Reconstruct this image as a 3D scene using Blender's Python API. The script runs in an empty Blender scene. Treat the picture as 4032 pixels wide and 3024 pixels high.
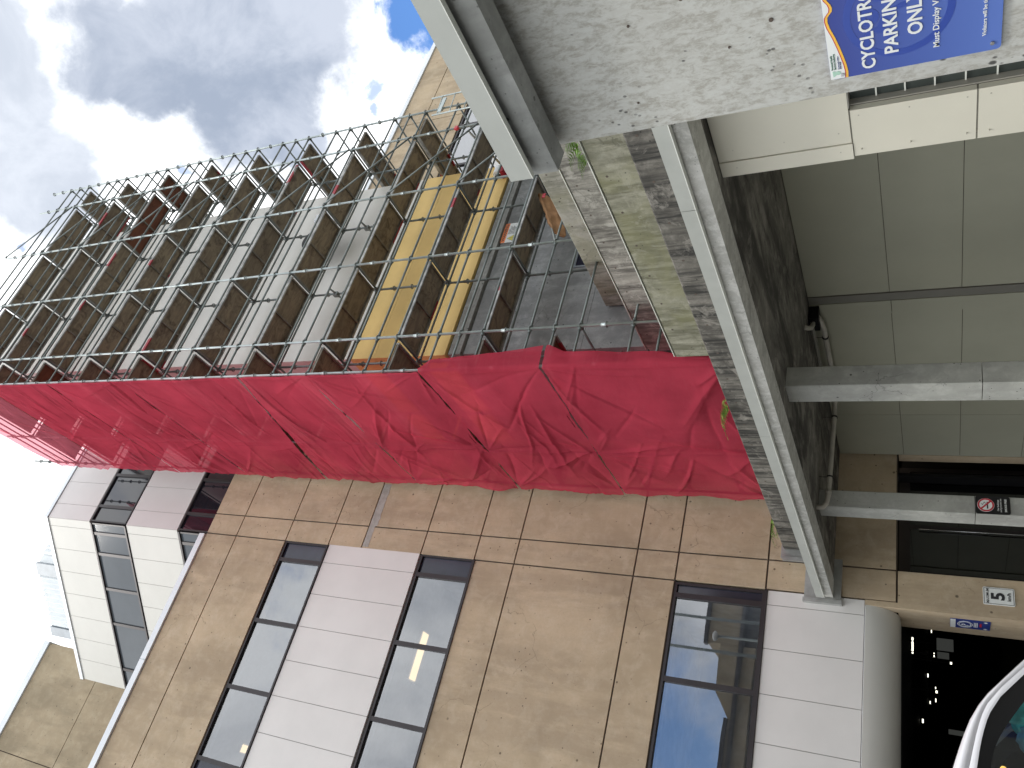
import bpy, bmesh, math, random
import numpy as np
from mathutils import Vector, Matrix, noise
R = math.radians
PI = math.pi
random.seed(7)
SC = bpy.context.scene
COL = SC.collection

# ------------------------------------------------------------------ camera
cam_d = bpy.data.cameras.new('camera')
cam = bpy.data.objects.new('camera', cam_d)
COL.objects.link(cam)
SC.camera = cam
FPX, PITCH, AZ, ROLL = 3093.2, 28.373, 33.982, -1.2753
_p, _a, _r = R(PITCH), R(AZ), R(ROLL)
fwd = Vector((math.sin(_a)*math.cos(_p), math.cos(_a)*math.cos(_p), math.sin(_p)))
rgt = Vector((math.cos(_a), -math.sin(_a), 0))
upv = rgt.cross(fwd)
r2 = rgt*math.cos(_r) + upv*math.sin(_r)          # right of the upright photo
u2 = -rgt*math.sin(_r) + upv*math.cos(_r)         # up of the upright photo
# the photograph lies on its side: its left edge is the sky
Xc, Yc, Zc = -u2, r2, -fwd
m = Matrix((Xc, Yc, Zc)).transposed().to_4x4()
m.translation = Vector((0, 0, 1.6))
cam.matrix_world = m
cam_d.sensor_fit = 'HORIZONTAL'
cam_d.sensor_width = 36
cam_d.lens = 36*FPX/4032
cam_d.clip_start = 0.05
cam_d.clip_end = 3000

# ------------------------------------------------------------------ exposure
SC.view_settings.view_transform = 'Standard'
SC.view_settings.look = 'None'
SC.view_settings.gamma = 1
SC.view_settings.exposure = 0.0
SC.render.engine = 'CYCLES'
SC.cycles.max_bounces = 8
SC.cycles.transparent_max_bounces = 24
SC.cycles.use_denoising = True

# ------------------------------------------------------------------ sky
SUN_EL, SUN_AZ = 62, 250     # azimuth clockwise from +Y
world = bpy.data.worlds.new('World')
SC.world = world
world.use_nodes = True
nt = world.node_tree
nt.nodes.clear()
def wn(t, **k):
    n = nt.nodes.new(t)
    for a, b in k.items(): setattr(n, a, b)
    return n
def wl(a, b): nt.links.new(a, b)
wout = wn('ShaderNodeOutputWorld'); wbg = wn('ShaderNodeBackground')
wbg.inputs[1].default_value = 0.1
wl(wbg.outputs[0], wout.inputs[0])
sky = wn('ShaderNodeTexSky', sky_type='NISHITA', sun_disc=False)
sky.sun_elevation = R(SUN_EL); sky.sun_rotation = R(SUN_AZ); sky.air_density = 1.0; sky.dust_density = 0.6; sky.ozone_density = 2.0
tc = wn('ShaderNodeTexCoord')
def wmath(op, a, b=None, c=None, clamp=False):
    n = wn('ShaderNodeMath', operation=op, use_clamp=clamp)
    for i, v in enumerate((a, b, c)):
        if v is None: continue
        if isinstance(v, (int, float)): n.inputs[i].default_value = v
        else: wl(v, n.inputs[i])
    return n.outputs[0]
def wnoise(scale, detail=7, rough=0.55, dist=0.0, off=(0, 0, 0)):
    mp = wn('ShaderNodeMapping'); mp.inputs['Location'].default_value = off
    wl(tc.outputs['Generated'], mp.inputs[0])
    n = wn('ShaderNodeTexNoise'); n.inputs['Scale'].default_value = scale; n.inputs['Detail'].default_value = detail
    n.inputs['Roughness'].default_value = rough; n.inputs['Distortion'].default_value = dist
    wl(mp.outputs[0], n.inputs['Vector']); return n.outputs['Fac']
_wm = wn('ShaderNodeTexNoise'); _wm.inputs['Scale'].default_value = 9.0; _wm.inputs['Detail'].default_value = 9; _wm.inputs['Roughness'].default_value = 0.62
wl(tc.outputs['Generated'], _wm.inputs['Vector'])
_ws = wn('ShaderNodeVectorMath', operation='SUBTRACT'); wl(_wm.outputs['Color'], _ws.inputs[0]); _ws.inputs[1].default_value = (0.5, 0.5, 0.5)
_wk = wn('ShaderNodeVectorMath', operation='SCALE'); wl(_ws.outputs[0], _wk.inputs[0]); _wk.inputs['Scale'].default_value = 0.11
_wa = wn('ShaderNodeVectorMath', operation='ADD'); wl(tc.outputs['Generated'], _wa.inputs[0]); wl(_wk.outputs[0], _wa.inputs[1])
_wn = wn('ShaderNodeVectorMath', operation='NORMALIZE'); wl(_wa.outputs[0], _wn.inputs[0])
WDIR = _wn.outputs[0]
def blob(d, deg):
    d = Vector(d).normalized()
    n = wn('ShaderNodeVectorMath', operation='DOT_PRODUCT'); n.inputs[1].default_value = d
    wl(WDIR, n.inputs[0])
    k = 1 - math.cos(R(deg))
    # 1 at the centre, 0 at deg, negative beyond
    a = wmath('SUBTRACT', n.outputs['Value'], 1 - k)
    return wmath('MULTIPLY', a, 1/k)
def vmax(L):
    o = L[0]
    for x in L[1:]:
        o = wn_smax(o, x)
    return o
def wn_smax(a, b):
    n = wn('ShaderNodeMath', operation='SMOOTH_MAX'); wl(a, n.inputs[0]); wl(b, n.inputs[1]); n.inputs[2].default_value = 0.4
    return n.outputs[0]
def ramp01(v, a, b):
    n = wn('ShaderNodeMapRange', interpolation_type='SMOOTHSTEP'); wl(v, n.inputs[0])
    n.inputs[1].default_value = a; n.inputs[2].default_value = b; return n.outputs[0]
nz = wnoise(7.0, 8, 0.6, 0.5)
nzf = wnoise(16.0, 8, 0.6, 0.4, (3, 1, 2))
nb = wmath('MULTIPLY', wmath('SUBTRACT', nz, 0.5), 2.4)
nb2 = wmath('MULTIPLY', wmath('SUBTRACT', nzf, 0.5), 3.0)
grey = vmax([blob((0.60, 0.245, 0.76), 3.6), blob((0.611, 0.259, 0.748), 3.4), blob((0.659, 0.27, 0.702), 4.2), blob((0.648, 0.354, 0.674), 4.6), blob((0.711, 0.328, 0.622), 4.4),
             blob((0.631, 0.403, 0.663), 2.8), blob((0.70, 0.25, 0.66), 3.8), blob((0.545, 0.17, 0.82), 3.4), blob((0.51, 0.216, 0.832), 3.4), blob((0.464, 0.283, 0.839), 4.0)])
grey = wmath('MULTIPLY', ramp01(wmath('ADD', grey, nb), -0.5, 0.6), wmath('ADD', 0.80, wmath('MULTIPLY', ramp01(blob((0.66, 0.31, 0.68), 11), 0.0, 0.5), 0.20)))
blue = vmax([blob((0.767, 0.376, 0.519), 2.3), blob((0.757, 0.407, 0.511), 2.0), blob((0.79, 0.36, 0.50), 3.0)])
blue = ramp01(wmath('ADD', blue, nb2), -0.1, 0.9)
bsm = vmax([blob((0.71, 0.416, 0.568), 0.9), blob((0.694, 0.436, 0.573), 0.7), blob((0.561, 0.367, 0.742), 0.6), blob((0.396, 0.314, 0.863), 0.4)])
bsm = wmath('MULTIPLY', ramp01(bsm, -0.2, 0.9), 0.7)
# the rest of the sky: broken cloud
view = ramp01(blob((0.50, 0.42, 0.757), 40), 0.0, 0.45)
away = wmath('SUBTRACT', 1.0, view)
gen = wnoise(2.3, 8, 0.55, 0.6, (1.3, 0.2, 4.1))
ggrey = wmath('MULTIPLY', ramp01(gen, 0.46, 0.70), wmath('MULTIPLY', away, 0.85))
gblue = wmath('MULTIPLY', ramp01(wnoise(1.7, 8, 0.6, 0.3, (7.1, 3.3, 0.4)), 0.58, 0.68), away)
soft = wmath('MULTIPLY', ramp01(wnoise(3.2, 6, 0.5, 0.0, (4, 4, 4)), 0.45, 0.7), 0.35)
gm = wmath('MAXIMUM', wmath('MAXIMUM', grey, ggrey), wmath('MULTIPLY', soft, away))
bref = wmath('MULTIPLY', ramp01(wmath('ADD', blob((0.14, -0.96, 0.245), 8), nb), -0.2, 0.9), 0.9)
bm_ = wmath('MAXIMUM', wmath('MAXIMUM', blue, bsm), wmath('MAXIMUM', gblue, bref))
def wmix(f, a, b):
    n = wn('ShaderNodeMix', data_type='RGBA'); wl(f, n.inputs[0])
    for i, v in ((6, a), (7, b)):
        if isinstance(v, tuple): n.inputs[i].default_value = (*v, 1)
        else: wl(v, n.inputs[i])
    return n.outputs[2]
tone = wmix(ramp01(wnoise(8, 7, 0.6, 0.4, (2, 2, 9)), 0.34, 0.66), (4.2, 4.9, 6.2), (6.9, 7.5, 8.7))
cloud = wmix(gm, (18.0, 18.3, 18.5), tone)
skyb = wn('ShaderNodeMix', data_type='RGBA', blend_type='MULTIPLY'); skyb.inputs[0].default_value = 1
wl(sky.outputs[0], skyb.inputs[6]); skyb.inputs[7].default_value = (1.55, 2.1, 2.7, 1)
wl(wmix(bm_, cloud, skyb.outputs[2]), wbg.inputs[0])

# ------------------------------------------------------------------ sun behind thin cloud
sl = bpy.data.lights.new('sun', 'SUN'); sl.energy = 1.3; sl.angle = R(12); sl.color = (1, 0.96, 0.9)
so = bpy.data.objects.new('sun', sl); COL.objects.link(so)
sd = Vector((math.sin(R(SUN_AZ))*math.cos(R(SUN_EL)), math.cos(R(SUN_AZ))*math.cos(R(SUN_EL)), math.sin(R(SUN_EL))))
so.rotation_euler = sd.to_track_quat('Z', 'Y').to_euler()

# ------------------------------------------------------------------ materials
class NT:
    def __init__(s, name):
        s.m = bpy.data.materials.new(name); s.m.use_nodes = True; s.t = s.m.node_tree; s.t.nodes.clear()
        s.out = s.n('ShaderNodeOutputMaterial')
    def n(s, t, **k):
        n = s.t.nodes.new(t)
        for a, b in k.items(): setattr(n, a, b)
        return n
    def l(s, a, b): s.t.links.new(a, b)
    def put(s, sock, v):
        if isinstance(v, tuple) and len(v) == 3 and sock.type == 'RGBA': sock.default_value = (*v, 1)
        elif isinstance(v, (int, float, tuple)): sock.default_value = v
        else: s.l(v, sock)
    def pos(s, scale=(1, 1, 1), loc=(0, 0, 0)):
        g = s.n('ShaderNodeNewGeometry'); mp = s.n('ShaderNodeMapping')
        mp.inputs['Scale'].default_value = scale; mp.inputs['Location'].default_value = loc
        s.l(g.outputs['Position'], mp.inputs[0]); return mp.outputs[0]
    def noise(s, vec, scale, detail=5, rough=0.55, dist=0):
        n = s.n('ShaderNodeTexNoise'); s.l(vec, n.inputs['Vector']); n.inputs['Scale'].default_value = scale
        n.inputs['Detail'].default_value = detail; n.inputs['Roughness'].default_value = rough; n.inputs['Distortion'].default_value = dist
        return n.outputs['Fac']
    def voro(s, vec, scale, feature='F1'):
        n = s.n('ShaderNodeTexVoronoi', feature=feature); s.l(vec, n.inputs['Vector']); n.inputs['Scale'].default_value = scale
        return n
    def rng(s, v, a, b, c=0.0, d=1.0, mode='SMOOTHSTEP'):
        n = s.n('ShaderNodeMapRange', interpolation_type=mode); s.l(v, n.inputs[0])
        for i, x in enumerate((a, b, c, d)): n.inputs[i+1].default_value = x
        return n.outputs[0]
    def mix(s, f, a, b, mode='MIX'):
        n = s.n('ShaderNodeMix', data_type='RGBA', blend_type=mode)
        s.put(n.inputs[0], f); s.put(n.inputs[6], a); s.put(n.inputs[7], b); return n.outputs[2]
    def math(s, op, a, b=0.0):
        n = s.n('ShaderNodeMath', operation=op); s.put(n.inputs[0], a); s.put(n.inputs[1], b); return n.outputs[0]
    def bump(s, h, strength=0.3, dist=0.02):
        n = s.n('ShaderNodeBump'); s.l(h, n.inputs['Height']); n.inputs['Strength'].default_value = strength; n.inputs['Distance'].default_value = dist
        return n.outputs[0]
    def bsdf(s, color, rough=0.6, metal=0.0, normal=None, spec=0.5, coat=0.0, alpha=None):
        b = s.n('ShaderNodeBsdfPrincipled'); s.put(b.inputs['Base Color'], color); s.put(b.inputs['Roughness'], rough)
        s.put(b.inputs['Metallic'], metal); b.inputs['Specular IOR Level'].default_value = spec; b.inputs['Coat Weight'].default_value = coat
        if normal is not None: s.l(normal, b.inputs['Normal'])
        s.l(b.outputs[0], s.out.inputs[0]); return b

def flat(name, color, rough=0.6, metal=0.0, spec=0.5, coat=0.0, var=0.12, vs=3.0):
    s = NT(name)
    p = s.pos(); n = s.noise(p, vs, 6, 0.6)
    c = s.mix(s.rng(n, 0.3, 0.7), tuple(x*(1-var) for x in color), tuple(min(1, x*(1+var)) for x in color))
    s.bsdf(c, rough, metal, None, spec, coat); return s.m

def concrete(name, base, dark, light, sc=1.0, pit=0.6, streak=None, streak_amt=0.0, streak_col=(0.1, 0.1, 0.09), big=0.5, lines=None, moss=None, blotch=(0, 0)):
    s = NT(name)
    p = s.pos()
    n1 = s.noise(p, 0.55*sc, 6, 0.6, 0.3); n2 = s.noise(p, 3.3*sc, 8, 0.65, 0.4); n3 = s.noise(p, 22*sc, 5, 0.7)
    c = s.mix(s.rng(n1, 0.35, 0.68), dark, base)
    c = s.mix(s.math('MULTIPLY', s.rng(n2, 0.42, 0.72), big), c, light)
    c = s.mix(s.math('MULTIPLY', s.rng(n3, 0.4, 0.75), 0.35), c, dark)
    if streak:
        ns = s.noise(s.pos(streak), 1.0, 7, 0.7, 0.25)
        nb_ = s.noise(s.pos(tuple(x*0.33 for x in streak), (3, 1, 7)), 1.0, 5, 0.6)
        f = s.math('MULTIPLY', s.math('MULTIPLY', s.rng(ns, 0.38, 0.60), s.rng(nb_, 0.34, 0.56)), streak_amt)
        c = s.mix(f, c, streak_col)
    if moss:
        nm = s.noise(s.pos((1.3, 1.3, 1.0), (5, 2, 1)), 1.1, 6, 0.6, 0.5)
        c = s.mix(s.math('MULTIPLY', s.rng(nm, 0.42, 0.66), moss[1]), c, moss[0])
    if blotch[1]:
        nm = s.noise(s.pos((1, 1, 1), (9, 9, 1)), blotch[0], 9, 0.75, 0.6)
        c = s.mix(s.math('MULTIPLY', s.rng(nm, 0.52, 0.64), blotch[1]), c, light)
    if lines:
        # faint board lines left by the formwork
        w = s.n('ShaderNodeTexWave', wave_type='BANDS', bands_direction=lines[0], wave_profile='SAW'); s.l(s.pos(), w.inputs['Vector'])
        w.inputs['Scale'].default_value = lines[1]; w.inputs['Distortion'].default_value = 0.25; w.inputs['Detail'].default_value = 2
        ln = s.rng(w.outputs['Fac'], 0.0, 0.018, 1.0, 0.0)
        br = s.noise(s.pos((0.5, 0.5, 0.5), (2, 8, 3)), 1.3, 3)
        c = s.mix(s.math('MULTIPLY', s.math('MULTIPLY', ln, s.rng(br, 0.4, 0.6)), 0.35), c, dark)
    v = s.voro(s.pos((1, 1, 1), (0.3, 0.7, 0.1)), 5.5*sc); v2 = s.voro(p, 19*sc)
    vn = s.noise(p, 1.6*sc, 3)
    pitf = s.math('MULTIPLY', s.rng(v.outputs['Distance'], 0.065, 0.10, 1.0, 0.0), s.rng(vn, 0.40, 0.52))
    cr = s.n('ShaderNodeTexVoronoi', feature='DISTANCE_TO_EDGE'); cr.inputs['Scale'].default_value = 0.55
    wv = s.n('ShaderNodeTexNoise'); s.l(p, wv.inputs['Vector']); wv.inputs['Scale'].default_value = 1.7; wv.inputs['Detail'].default_value = 7
    wa = s.n('ShaderNodeVectorMath', operation='MULTIPLY_ADD'); s.l(wv.outputs['Color'], wa.inputs[0]); wa.inputs[1].default_value = (0.9, 0.9, 0.9); s.l(p, wa.inputs[2]); s.l(wa.outputs[0], cr.inputs['Vector'])
    crf = s.math('MULTIPLY', s.rng(cr.outputs['Distance'], 0.0, 0.006, 1.0, 0.0), s.rng(s.noise(s.pos((1, 1, 1), (4, 4, 8)), 0.7, 3), 0.52, 0.58))
    c = s.mix(s.math('MULTIPLY', crf, 0.55), c, tuple(x*0.45 for x in dark))
    pit2 = s.math('MULTIPLY', s.rng(v2.outputs['Distance'], 0.08, 0.16, 1.0, 0.0), s.rng(s.noise(p, 2.7*sc, 3), 0.5, 0.62))
    v3 = s.voro(s.pos((1, 1, 1), (5.3, 2.7, 1.1)), 2.3*sc)
    pit3 = s.math('MULTIPLY', s.rng(v3.outputs['Distance'], 0.04, 0.075, 1.0, 0.0), s.rng(s.noise(s.pos((1, 1, 1), (8, 3, 5)), 1.1*sc, 2), 0.40, 0.46))
    pf = s.math('MAXIMUM', s.math('MAXIMUM', pitf, pit3), s.math('MULTIPLY', pit2, 0.6))
    c = s.mix(s.math('MULTIPLY', pf, pit), c, tuple(x*0.28 for x in dark))
    h = s.math('SUBTRACT', s.math('MULTIPLY', n3, 0.25), pf)
    s.bsdf(c, 0.85, 0, s.bump(h, 0.35, 0.012), 0.25)
    return s.m

def glass(name, tint=(0.42, 0.45, 0.48), refl=0.5, rcol=(0.92, 0.94, 0.97), rough=0.01):
    s = NT(name)
    g = s.n('ShaderNodeBsdfGlossy'); g.inputs['Color'].default_value = (*rcol, 1); g.inputs['Roughness'].default_value = rough
    nn = s.noise(s.pos(), 0.5, 2); s.l(s.bump(nn, 0.04, 0.05), g.inputs['Normal'])
    t = s.n('ShaderNodeBsdfTransparent'); t.inputs['Color'].default_value = (*tint, 1)
    lw = s.n('ShaderNodeLayerWeight'); lw.inputs['Blend'].default_value = 0.35
    f = s.rng(lw.outputs['Facing'], 0.0, 1.0, refl*0.75, min(1, refl*1.6), 'LINEAR')
    mx = s.n('ShaderNodeMixShader'); s.l(f, mx.inputs[0]); s.l(t.outputs[0], mx.inputs[1]); s.l(g.outputs[0], mx.inputs[2])
    s.l(mx.outputs[0], s.out.inputs[0]); return s.m

def emit(name, color, st):
    s = NT(name); e = s.n('ShaderNodeEmission'); e.inputs[0].default_value = (*color, 1); e.inputs[1].default_value = st
    s.l(e.outputs[0], s.out.inputs[0]); return s.m

def netmat(name, trans, col=(0.68, 0.075, 0.125)):
    s = NT(name)
    p = s.pos()
    n = s.noise(p, 0.8, 5, 0.6); w = s.noise(s.pos((1, 2, 9)), 3.0, 4, 0.6)
    c = s.mix(s.rng(n, 0.3, 0.7), tuple(x*0.82 for x in col), tuple(min(1, x*1.1) for x in col))
    c = s.mix(s.math('MULTIPLY', s.rng(w, 0.5, 0.7), 0.2), c, (0.7, 0.12, 0.17))
    d = s.n('ShaderNodeBsdfDiffuse'); s.l(c, d.inputs[0]); tr = s.n('ShaderNodeBsdfTranslucent'); s.l(c, tr.inputs[0])
    nz_ = s.bump(s.noise(s.pos((1, 1.2, 5)), 2.0, 4, 0.5, 0.6), 0.2, 0.03)
    s.l(nz_, d.inputs['Normal'])
    m1 = s.n('ShaderNodeMixShader'); m1.inputs[0].default_value = 0.38; s.l(d.outputs[0], m1.inputs[1]); s.l(tr.outputs[0], m1.inputs[2])
    t = s.n('ShaderNodeBsdfTransparent'); t.inputs[0].default_value = (1, 0.55, 0.6, 1)
    m2 = s.n('ShaderNodeMixShader'); m2.inputs[0].default_value = trans
    s.l(m1.outputs[0], m2.inputs[1]); s.l(t.outputs[0], m2.inputs[2]); s.l(m2.outputs[0], s.out.inputs[0]); return s.m

def steelmat(name, col, rust=0.25):
    s = NT(name); p = s.pos()
    n = s.noise(p, 2.6, 5, 0.6); n2 = s.noise(p, 14, 4, 0.6)
    c = s.mix(s.rng(n, 0.3, 0.7), tuple(x*0.7 for x in col), col)
    c = s.mix(s.math('MULTIPLY', s.rng(n2, 0.6, 0.72), rust), c, (0.16, 0.09, 0.06))
    s.bsdf(c, 0.42, 0.55, None, 0.5); return s.m

def plymat(name, a, b, dark):
    s = NT(name)
    g = s.n('ShaderNodeNewGeometry')
    mp = s.n('ShaderNodeMapping'); mp.inputs['Scale'].default_value = (1.4, 6.0, 1); s.l(g.outputs['Position'], mp.inputs[0])
    n = s.noise(mp.outputs[0], 1.3, 7, 0.6, 1.6); n2 = s.noise(s.pos((2.2, 2.2, 2.2), (1, 5, 2)), 1.5, 6, 0.7, 0.8)
    oi = s.n('ShaderNodeObjectInfo')
    c = s.mix(s.rng(n, 0.35, 0.65), a, b)
    c = s.mix(s.math('MULTIPLY', s.rng(n2, 0.5, 0.66), 0.75), c, dark)
    c = s.mix(s.math('MULTIPLY', oi.outputs['Random'], 0.35), c, dark)
    s.bsdf(c, 0.75, 0, None, 0.3); return s.m

def railmat(name):
    # aluminium plank rail with a painted red stretch
    s = NT(name); p = s.pos()
    n = s.noise(s.pos((0.9, 0.9, 0.9)), 1.0, 1, 0.4)
    edge = s.noise(p, 30, 3)
    f = s.rng(s.math('ADD', n, s.math('MULTIPLY', edge, 0.02)), 0.67, 0.675)
    c = s.mix(s.rng(s.noise(p, 5, 5), 0.35, 0.7), (0.20, 0.20, 0.195), (0.42, 0.42, 0.40))
    c = s.mix(f, c, (0.33, 0.035, 0.05))
    s.bsdf(c, 0.45, 0.3, None, 0.4); return s.m

def piermat():
    s = NT('pier_concrete')
    p = s.pos(); big = s.noise(p, 1.1, 4, 0.5); mid = s.noise(s.pos((1, 1.0, 0.45)), 19, 9, 0.8, 0.6); fine = s.noise(s.pos((1, 1, 0.5), (3, 3, 3)), 46, 6, 0.75, 0.3)
    c = s.mix(s.rng(mid, 0.44, 0.56), (0.375, 0.365, 0.325), (0.52, 0.525, 0.49))
    c = s.mix(s.math('MULTIPLY', s.rng(fine, 0.40, 0.62), 0.7), c, (0.57, 0.585, 0.555))
    c = s.mix(s.math('MULTIPLY', s.rng(big, 0.35, 0.65, 1.0, 0.0), 0.35), c, (0.33, 0.325, 0.30))
    v = s.voro(s.pos((1, 1.2, 0.8)), 7.0); vn = s.noise(p, 2.4, 3)
    pf = s.math('MULTIPLY', s.rng(v.outputs['Distance'], 0.05, 0.10, 1.0, 0.0), s.rng(vn, 0.50, 0.56))
    v2 = s.voro(s.pos((1, 1, 0.7)), 26.0); pf = s.math('MAXIMUM', pf, s.math('MULTIPLY', s.rng(v2.outputs['Distance'], 0.10, 0.2, 1.0, 0.0), s.math('MULTIPLY', s.rng(s.noise(p, 3.1, 2), 0.55, 0.62), 0.8)))
    c = s.mix(pf, c, (0.09, 0.09, 0.085))
    s.bsdf(c, 0.85, 0, s.bump(s.math('SUBTRACT', s.math('MULTIPLY', mid, 0.4), pf), 0.4, 0.01), 0.25); return s.m
M = {}
M['tan'] = concrete('tan_concrete', (0.56, 0.45, 0.31), (0.43, 0.345, 0.235), (0.63, 0.54, 0.41), 1.0, 0.85, (2.0, 2.0, 0.4), 0.38, (0.27, 0.21, 0.15), 0.42, ('X', 0.28), None, (2.1, 0.2))
M['tan2'] = concrete('weathered_tan_concrete', (0.44, 0.36, 0.245), (0.34, 0.275, 0.185), (0.50, 0.43, 0.31), 0.9, 0.7, (1.2, 1.2, 0.3), 0.5, (0.18, 0.15, 0.10), 0.5, ('Z', 0.25))
M['grey'] = concrete('grey_concrete', (0.38, 0.39, 0.37), (0.26, 0.27, 0.26), (0.52, 0.53, 0.51), 1.4, 0.9, (5, 5, 0.7), 0.35, (0.17, 0.17, 0.16), 0.6)
M['grey2'] = piermat()
M['towergrey'] = concrete('tower_base_concrete', (0.30, 0.31, 0.31), (0.20, 0.21, 0.21), (0.42, 0.43, 0.42), 1.3, 0.9, (3, 3, 0.6), 0.4, (0.13, 0.13, 0.13), 0.6)
M['stain'] = concrete('stained_concrete', (0.35, 0.34, 0.30), (0.21, 0.205, 0.18), (0.52, 0.51, 0.46), 1.6, 0.9, (1, 11, 1.3), 0.9, (0.10, 0.095, 0.085), 0.6, None, None, (3.0, 0.45))
M['fascia'] = concrete('fascia_concrete', (0.58, 0.58, 0.54), (0.42, 0.42, 0.385), (0.74, 0.74, 0.70), 3.2, 0.9, (1, 7, 4), 0.12, (0.17, 0.165, 0.15), 0.75, None, None, (6.0, 0.6))
M['stain2'] = concrete('dark_stained_concrete', (0.20, 0.19, 0.165), (0.09, 0.085, 0.075), (0.38, 0.36, 0.32), 1.6, 0.8, (1, 14, 0.8), 1.0, (0.035, 0.035, 0.033), 0.45, None, None, (3.4, 0.5))
M['moss'] = concrete('mossy_concrete', (0.34, 0.335, 0.265), (0.22, 0.22, 0.16), (0.45, 0.44, 0.36), 1.6, 0.9, (1, 9, 1.5), 0.75, (0.10, 0.10, 0.065), 0.6, None, ((0.245, 0.245, 0.13), 0.5), (2.5, 0.35))
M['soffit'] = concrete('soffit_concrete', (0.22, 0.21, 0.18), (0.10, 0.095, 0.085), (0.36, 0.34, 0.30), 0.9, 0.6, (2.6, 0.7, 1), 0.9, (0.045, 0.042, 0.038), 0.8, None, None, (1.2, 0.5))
M['column'] = concrete('column_concrete', (0.44, 0.45, 0.41), (0.32, 0.325, 0.30), (0.56, 0.57, 0.53), 1.8, 1.0, (6, 6, 0.8), 0.25, (0.25, 0.25, 0.24), 0.5)
M['mortar'] = concrete('mortar', (0.42, 0.41, 0.38), (0.31, 0.30, 0.27), (0.52, 0.51, 0.48), 3.0, 0.4)
M['flash'] = flat('grey_flashing', (0.42, 0.44, 0.41), 0.45, 0.15, 0.4, 0, 0.05)
M['flashlip'] = flat('flashing_lip', (0.72, 0.74, 0.68), 0.4, 0.1, 0.4, 0, 0.03)
M['cap'] = flat('roof_cap_metal', (0.72, 0.76, 0.80), 0.4, 0.2, 0.4, 0, 0.06, 0.7)
M['sheet'] = flat('galvanised_sheet', (0.40, 0.41, 0.40), 0.4, 0.4, 0.5, 0, 0.15, 4)
M['white'] = flat('white_panel', (0.70, 0.69, 0.67), 0.5, 0, 0.4, 0, 0.035, 0.8)
M['white2'] = flat('pale_grey_panel', (0.59, 0.585, 0.545), 0.5, 0, 0.4, 0, 0.03, 0.8)
M['lilac'] = flat('pale_lilac_panel', (0.65, 0.615, 0.61), 0.5, 0, 0.4, 0, 0.03, 0.8)
M['gap'] = flat('brown_joint', (0.10, 0.08, 0.065), 0.9)  # dark brown of the panel joints, also used for bolt holes
M['gapgrey'] = flat('grey_joint', (0.30, 0.29, 0.28), 0.9)
M['frame'] = flat('dark_bronze_frame', (0.035, 0.03, 0.032), 0.4, 0.3)
M['glass'] = glass('window_glass', (0.62, 0.66, 0.70), 0.30)
M['glassdark'] = glass('dark_window_glass', (0.10, 0.11, 0.13), 0.20, (0.8, 0.85, 0.95))
M['spandrel'] = flat('dark_spandrel_glass', (0.028, 0.03, 0.05), 0.12, 0, 0.6)
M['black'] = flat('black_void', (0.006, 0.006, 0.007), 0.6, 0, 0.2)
M['doorglass'] = glass('door_glass', (0.03, 0.035, 0.035), 0.12)
M['room'] = flat('office_wall', (0.62, 0.63, 0.65), 0.8)
M['ceil'] = flat('office_ceiling', (0.75, 0.76, 0.78), 0.8)
M['blind'] = flat('window_sill_board', (0.80, 0.82, 0.85), 0.6)
M['tube'] = emit('lit_fluorescent_tube', (1.0, 0.70, 0.36), 1.7)
M['lampglow'] = emit('garage_lamp_glow', (1.0, 0.97, 0.80), 2.5)
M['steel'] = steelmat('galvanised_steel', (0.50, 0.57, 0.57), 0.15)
M['steeldk'] = steelmat('shaded_galvanised_steel', (0.20, 0.23, 0.225), 0.35)  # darker copy of the steel; shade on ledgers and back tubes put into colour
M['rosette'] = steelmat('rosette_steel', (0.24, 0.26, 0.25), 0.4)
M['ribdark'] = flat('deck_rib', (0.17, 0.155, 0.13), 0.6, 0.1, 0.4, 0, 0.3, 5)
M['jamb'] = flat('grey_jamb', (0.36, 0.35, 0.31), 0.5, 0.1, 0.3, 0, 0.04, 1)
M['alu'] = flat('aluminium_rail', (0.42, 0.43, 0.41), 0.4, 0.4, 0.5, 0, 0.2, 6)
M['rail'] = railmat('painted_plank_rail')
M['ply'] = plymat('weathered_plywood', (0.29, 0.24, 0.165), (0.19, 0.155, 0.115), (0.08, 0.06, 0.045))
M['plyred'] = plymat('reddish_plywood', (0.20, 0.075, 0.04), (0.13, 0.05, 0.03), (0.05, 0.02, 0.015))
M['towerwhite'] = flat('white_membrane', (0.74, 0.73, 0.69), 0.55, 0, 0.3, 0, 0.05, 0.7)
M['yellow'] = flat('yellow_sheathing', (0.80, 0.57, 0.22), 0.6, 0, 0.3, 0, 0.06, 1.2)
M['net'] = netmat('red_debris_netting', 0.30)
M['netthin'] = netmat('sheer_red_netting', 0.50, (0.75, 0.18, 0.25))
M['cream'] = flat('cream_panel', (0.68, 0.66, 0.555), 0.45, 0, 0.4, 0, 0.03, 1)
M['olive'] = flat('pale_cladding', (0.375, 0.375, 0.295), 0.55, 0, 0.3, 0, 0.04, 1)
M['olive2'] = flat('reveal_metal', (0.20, 0.195, 0.17), 0.5, 0.1, 0.3, 0, 0.04, 1)
M['rivet'] = flat('rivet_metal', (0.48, 0.47, 0.40), 0.4, 0.3)
M['pipe'] = flat('grey_drain_pipe', (0.42, 0.40, 0.35), 0.5, 0, 0.4, 0, 0.12, 4)
M['asphalt'] = concrete('asphalt', (0.09, 0.09, 0.088), (0.06, 0.06, 0.06), (0.13, 0.13, 0.125), 2.0, 0.2)
M['paving'] = concrete('pale_paving', (0.36, 0.36, 0.34), (0.28, 0.28, 0.27), (0.42, 0.42, 0.40), 2.0, 0.2)
M['signblue'] = None
M['signwhite'] = flat('sign_white', (0.80, 0.83, 0.82), 0.35, 0, 0.4, 0, 0.02)
M['signblack'] = flat('sign_black', (0.012, 0.012, 0.014), 0.35)
M['signred'] = flat('sign_red', (0.50, 0.03, 0.05), 0.4)
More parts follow.
